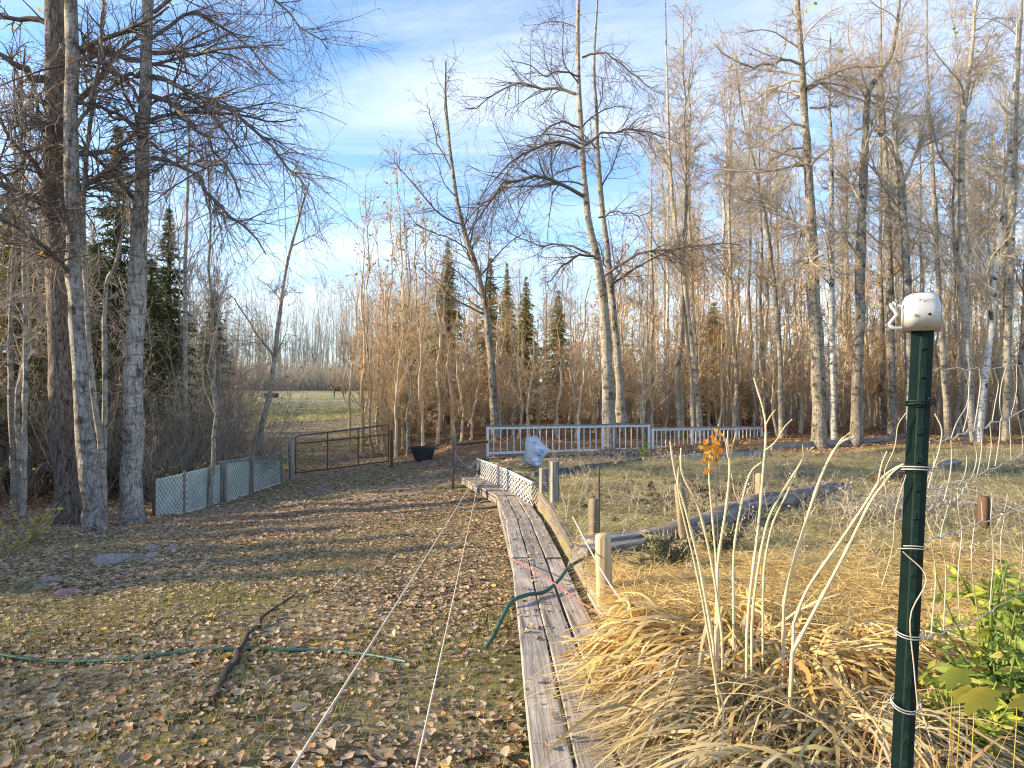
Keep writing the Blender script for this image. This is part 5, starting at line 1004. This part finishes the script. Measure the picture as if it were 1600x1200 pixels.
# ------------------------------------------------------------------ stalks, clumps, weeds
def stalk(path, d0, d1, w0, w1, label, forks=(), mat='stalk'):
    m = len(path); pts = np.array([at(a_, b_, d0 + (d1 - d0) * k / (m - 1)) for k, (a_, b_) in enumerate(path)]); q = resample(pts, 30); zb = float(gz(q[0][0], q[0][1])); q[0][2] = min(q[0][2], zb + .02)
    g = Geo(); g.tube(q, np.linspace(w0, w1, 30) * (.31 + .12 * (np.arange(30) % 6 == 3)) * d0 / F, 7)
    for fpath in forks:
        mm = len(fpath); fq = resample(np.array([at(a_, b_, d1 - .03 * k) for k, (a_, b_) in enumerate(fpath)]), 8); g.tube(fq, np.linspace(w1 * .9, w1 * .45, 8) * .36 * d0 / F, 6)
    tag(based(g.build('dry_stalk', mat), tuple(q[0])), label, 'stalk')
stalk([(1117, 1020), (1105, 950), (1092, 880), (1072, 800), (1055, 740), (1047, 690)], 2.75, 2.65, 8, 4, 'leftmost tall dry stalk, leaning left over the straw')
stalk([(1130, 1010), (1120, 930), (1108, 860), (1090, 790), (1066, 740), (1064, 700)], 2.7, 2.6, 7, 4, 'second dry stalk from the left, leaning left with a bent tip', [[(1090, 790), (1078, 770), (1062, 758)]])
stalk([(1118, 985), (1120, 900), (1114, 820), (1108, 745), (1110, 705)], 2.8, 2.8, 6, 3, 'thin upright dry stalk below the orange leaves')
stalk([(1122, 960), (1122, 880), (1135, 790), (1140, 730), (1136, 685)], 2.75, 2.7, 7, 5, 'upright dry stalk with a forked tip beside the orange leaves', [[(1138, 715), (1134, 690), (1128, 678)], [(1139, 715), (1146, 692), (1150, 676)]])
stalk([(1146, 935), (1147, 860), (1158, 790), (1172, 740), (1190, 722)], 2.9, 2.85, 6, 4, 'curving dry stalk in the middle of the stalk group', [[(1158, 790), (1148, 770), (1143, 740)]])
stalk([(1166, 1005), (1172, 930), (1184, 830), (1192, 740), (1196, 660), (1178, 590)], 2.6, 2.6, 8, 4, 'tallest dry stalk with twig forks at its top', [[(1194, 705), (1212, 690), (1225, 668), (1238, 655)], [(1196, 665), (1204, 650), (1212, 640)]])
stalk([(1174, 990), (1180, 920), (1198, 820), (1222, 770), (1250, 725), (1262, 700)], 2.65, 2.6, 7, 4, 'dry stalk that bends right with a split tip', [[(1255, 712), (1272, 698)], [(1256, 712), (1254, 695)]])
stalk([(1192, 935), (1195, 880), (1207, 820), (1230, 770), (1246, 735)], 2.85, 2.8, 6, 3, 'shorter dry stalk curving right in front of the log')
stalk([(1223, 960), (1232, 910), (1258, 820), (1285, 740), (1310, 695), (1335, 682)], 2.75, 2.6, 9, 5, 'thick dry stalk curving right with a drooping tip', [[(1296, 718), (1312, 690), (1328, 676)]])
stalk([(1236, 985), (1262, 920), (1310, 850), (1350, 790), (1380, 745), (1412, 725)], 2.6, 2.4, 8, 5, 'dry stalk slanting far right towards the metal post', [[(1372, 755), (1378, 725), (1386, 705)], [(1376, 750), (1395, 738)]])
stalk([(1232, 1030), (1275, 950), (1320, 865), (1360, 785), (1390, 745)], 2.4, 2.3, 10, 5, 'nearest thick dry stalk slanting right in front of the others', [[(1380, 755), (1395, 738), (1408, 728)]])
stalk([(1128, 1130), (1110, 1010), (1090, 900), (1062, 780), (1060, 730)], 2.35, 2.3, 7, 3, 'brown dry stalk at the near edge of the straw heap', mat='twig_tan')
def clump(cx_, cy_, n, length, az0, spread, seed, label, mat='straw', w=(.008, .030), el=(.12, .95), lift=.2, rad=.12, grav=1.25):
    rr = rg(seed); az = az0 + rr.normal(size=n) * spread; e = rr.uniform(*el, n); x = cx_ + rr.normal(size=n) * rad; y = cy_ + rr.normal(size=n) * rad; ln = rr.uniform(.55, 1.1, n) * length; m = 9
    d = np.stack([np.cos(az) * np.cos(e), np.sin(az) * np.cos(e), np.sin(e)], 1); P_ = [np.stack([x, y, gz(x, y)], 1)]; pile = rr.random(n) ** 1.3 * lift
    for k in range(1, m):
        d = norm(d + np.array([0, 0, -1]) * (grav / m * 2 * rr.uniform(.7, 1.3, n))[:, None] + rr.normal(size=(n, 3)) * .11); p = P_[-1] + d * (ln / (m - 1))[:, None]
        fl = np.maximum(gz(p[:, 0], p[:, 1]), np.where((p[:, 0] < xright(p[:, 1])) & (p[:, 0] > xright(p[:, 1]) - .45), np.interp(p[:, 1], [.6, 5.95], [EYE - 1.165, EYE - 1.53]) + .01, -9)) + .006 + pile * (1 - k / m * .8)
        p[:, 2] = np.maximum(p[:, 2], fl); P_.append(p)
    P_ = np.stack(P_, 1); W_ = (w[0] * .5 + (w[1] - w[0] * .5) * rr.random(n) ** 1.25)[:, None] * np.interp(np.linspace(0, 1, m), [0, .3, 1], [.8, 1, .15])[None]
    sd = norm(np.stack([-np.sin(az), np.cos(az), rr.normal(size=n) * .5], 1)); g = Geo(); g.add(*ribbons(P_, W_, sd)); tag(based(g.build('grass_clump', mat), on(cx_, cy_)), label, 'dry grass')
clump(.92, 3.1, 680, .85, -2.7, .6, 61, 'collapsed golden leaf clump spilling over the boardwalk')
clump(1.3, 3.0, 640, .85, -1.0, .7, 62, 'collapsed golden leaf clump flowing towards the metal post')
clump(.90, 2.55, 640, .82, -2.85, .5, 63, 'shade-toned straw clump lying over the lower end of the boardwalk', 'straw_shaded', (.005, .018))
clump(1.2, 2.35, 640, .8, -1.3, .9, 64, 'shade-toned flattened leaf clump at the bottom middle of the photo', 'straw_shaded', (.005, .018))
clump(.86, 2.05, 420, .75, -2.7, .8, 71, 'shade-toned straw clump at the very bottom beside the boardwalk', 'straw_shaded', (.005, .018))
clump(1.1, 3.4, 420, .65, .2, 1.8, 65, 'bright straw tuft around the foot of the tall dry stalks', w=(.004, .016))
clump(1.75, 3.1, 360, .7, -.6, 1.0, 72, 'golden straw tuft between the tall stalks and the metal post', w=(.004, .016))
clump(.72, 3.55, 160, .45, -2.0, 1.0, 66, 'thin dry tuft at the foot of the light tan round post')
clump(4.0, 7.3, 340, .75, 4.4, 1.3, 67, 'withered grey tuft hanging over the big log', 'withered', (.007, .014), (.5, 1.3), .2, .28)
clump(4.9, 7.9, 300, .75, 4.6, 1.2, 68, 'withered grey tuft at the right end of the big log', 'withered', (.007, .014), (.5, 1.3), .2, .28)
clump(3.5, 14.8, 120, .5, 4, 2, 69, 'small pale dry tuft near the edging board below the railing', 'withered')
clump(1.12, 1.85, 170, .5, .6, 1.3, 70, 'brown dry leaf clump right beside the foot of the metal post', 'leaf_dead', (.006, .018), (.6, 1.35), .1, .1, 1.1)
# leafy plants
def plant(name, x, y, h, nst, nl, ls, lm, sm, label, seed, spread=.3, cat='plant', elong=1.3, z0=0.0, lowest=.1):
    rr = rg(seed); b = on(x, y); r = root(name, b, label, cat); n = 7; az = rr.uniform(0, 6.283, nst); P_ = []; p = np.stack([x + np.cos(az) * .02, y + np.sin(az) * .02, np.full(nst, b[2] - .02)], 1); d = norm(np.stack([np.cos(az) * spread, np.sin(az) * spread, np.ones(nst)], 1)); ln = h * rr.uniform(.6, 1.05, nst)
    for k in range(n):
        P_.append(p); d = norm(d + rr.normal(size=d.shape) * .1); p = p + d * (ln / n)[:, None]
    P_ = np.stack(P_, 1); g = Geo(); g.add(*tubes(P_, np.linspace(.005, .002, n)[None].repeat(nst, 0) * (1 + h), 4)); g.build('stems', sm, r)
    i = rr.integers(0, nst, nl); t = rr.uniform(lowest, 1, nl) * (n - 1); i0 = np.minimum(t.astype(int), n - 2); u = (t - i0)[:, None]; p = P_[i, i0] * (1 - u) + P_[i, i0 + 1] * u
    a_ = norm(rr.normal(size=(nl, 3)) * [1, 1, .5]); c_ = norm(np.cross(a_, rr.normal(size=(nl, 3)))); s = ls * rr.uniform(.6, 1.3, nl)[:, None]
    nn = np.cross(a_, c_); L_ = elong
    v = np.stack([p, p + a_ * s * .35 * L_ + c_ * s * .30 + nn * s * .06, p + a_ * s * .75 * L_ + c_ * s * .25 + nn * s * .1, p + a_ * s * L_ - nn * s * .05, p + a_ * s * .75 * L_ - c_ * s * .25 + nn * s * .1, p + a_ * s * .35 * L_ - c_ * s * .36 + nn * s * .06], 1)
    g = Geo(); k6 = np.arange(nl)[:, None] * 6; g.add(v.reshape(-1, 3), np.concatenate([k6 + np.array([[0, 1, 2, 3]]), k6 + np.array([[0, 3, 4, 5]])])); g.build('leaves', lm, r); return r
plant('leafy_weed', 1.80, 2.45, .50, 18, 620, .03, 'leaf_green', 'leaf_green', 'bright green leafy weed at the right border of the photo', 81, .22, elong=2.4)
plant('leafy_weed', 1.52, 2.3, .38, 13, 420, .027, 'leaf_yellow_green', 'leaf_green', 'yellow green leafy weed between the metal post and the right border', 82, .25, elong=2.2)
plant('leafy_weed', 1.93, 2.75, .75, 8, 170, .03, 'leaf_yellow_green', 'leaf_green', 'tall thin green weed rising behind the wire fence', 83, .12, elong=2.6)
plant('leafy_weed', 2.2, 2.95, .6, 12, 420, .03, 'leaf_green', 'leaf_green', 'green weed partly cut by the right border', 88, .15, elong=2.4)
plant('young_plant', 2.95, 15.0, .5, 3, 46, .10, 'leaf_green', 'leaf_green', 'small fresh green plant alone in the garden grass', 84, .15)
plant('dark_weeds', 1.15, 5.0, .36, 70, 1500, .026, 'leaf_olive', 'twig_brown', 'dark olive withered weeds in front of the big log', 85, .55)
plant('dark_weeds', 1.65, 5.45, .34, 60, 1300, .026, 'leaf_olive', 'twig_brown', 'dark olive withered weeds right of the dark stake', 86, .6)
plant('dark_weeds', .95, 4.75, .22, 40, 700, .024, 'leaf_olive', 'twig_grey', 'low dark weeds behind the light tan round post', 87, .8)
plant('yellow_shrub', -7.0, 9.9, .8, 18, 120, .05, 'leaf_yellow', 'twig_brown', 'low shrub with yellow green leaves before the left trunk pair', 91, .6, 'shrub')
plant('yellow_shrub', -6.4, 8.6, .55, 18, 90, .05, 'leaf_yellow', 'twig_brown', 'sparse yellowing shrub at the left border below the thin stems', 92, .7, 'shrub')
plant('yellow_shrub', -5.25, 6.6, .3, 8, 60, .04, 'leaf_yellow_green', 'twig_brown', 'small yellow green sprig at the left border near the pink rock', 93, .6, 'shrub')
plant('yellow_shrub', -7.9, 15.6, 1.1, 12, 170, .07, 'leaf_yellow_green', 'twig_brown', 'leafy yellow green shrub behind the green panel fence', 94, .45, 'shrub')
plant('yellow_shrub', -6.6, 30, .75, 14, 240, .09, 'leaf_yellow_green', 'twig_tan', 'bright yellow green tuft at the foot of the sunlit saplings', 95, .6, 'shrub')
plant('yellow_shrub', -16.2, 39, .9, 10, 120, .13, 'leaf_yellow', 'twig_brown', 'yellow shrub at the shaded left edge of the pasture', 96, .6, 'shrub')
# orange sprig on its stalk
ob = at(1117, 730, 2.8); r = root('orange_sprig', tuple(ob), 'upright sprig with orange leaves among the tall dry stalks', 'plant')
g = Geo(); g.tube(resample(np.array([np.array(on(ob[0] + .02, 2.8)), at(1121, 820, 2.8), at(1117, 740, 2.8), at(1113, 690, 2.8)]), 12), .003, 5); g.build('stem', 'twig_brown', r)
rr = rg(97); g = Geo()
for i in range(44):
    c_ = at(1114 + rr.normal() * 9, 706 + rr.normal() * 13, 2.8 + rr.normal() * .02); a_ = norm(rr.normal(size=3) * [1, .6, 1]); s_ = rr.uniform(.018, .032); b_ = norm(np.cross(a_, rr.normal(size=3) + [0, 2, 0])); g.add([c_, c_ + a_ * s_ * .5 + b_ * s_ * .4, c_ + a_ * s_, c_ + a_ * s_ * .5 - b_ * s_ * .4], [[0, 1, 2, 3]])
g.build('leaves', 'leaf_orange', r)
# big lobed yellow leaves by the post
def lobed(px, py, d, s, tilt, label, mat='leaf_yellow'):
    c_ = at(px, py, d); g = Geo(); n = 20; rim = []
    for i in range(n):
        t = 2 * math.pi * i / n; k = .62 + .38 * abs(math.cos(2.5 * t)); rim.append(c_ + np.array([math.cos(t + tilt) * k * s, -.35 * math.sin(t + tilt) * k * s * .8 - .1 * s * k, math.sin(t + tilt) * k * s * .75 - .25 * s * k * k]))
    g.add([c_] + rim, [[0, 1 + i, 1 + (i + 1) % n] for i in range(n)]); b_ = on(c_[0] + .05, d + .12)
    g.tube(resample(np.array([np.array(b_), c_ + [.05, .09, -.12], c_ + [.02, .05, -.02], c_]), 10), .0014, 5)
    tag(based(g.build('lobed_leaf', mat), b_), label, 'leaf')
lobed(1528, 1085, 1.75, .062, .6, 'large lobed yellow leaf lowest beside the metal post'); lobed(1492, 1052, 1.8, .05, 2.0, 'yellow green lobed leaf just above the lowest lobed leaf', 'leaf_yellow_green'); lobed(1598, 1090, 1.8, .045, 1.2, 'lobed yellow leaf at the right border'); lobed(1505, 1080, 1.85, .045, 3.0, 'small yellow leaf behind the lowest lobed leaf')
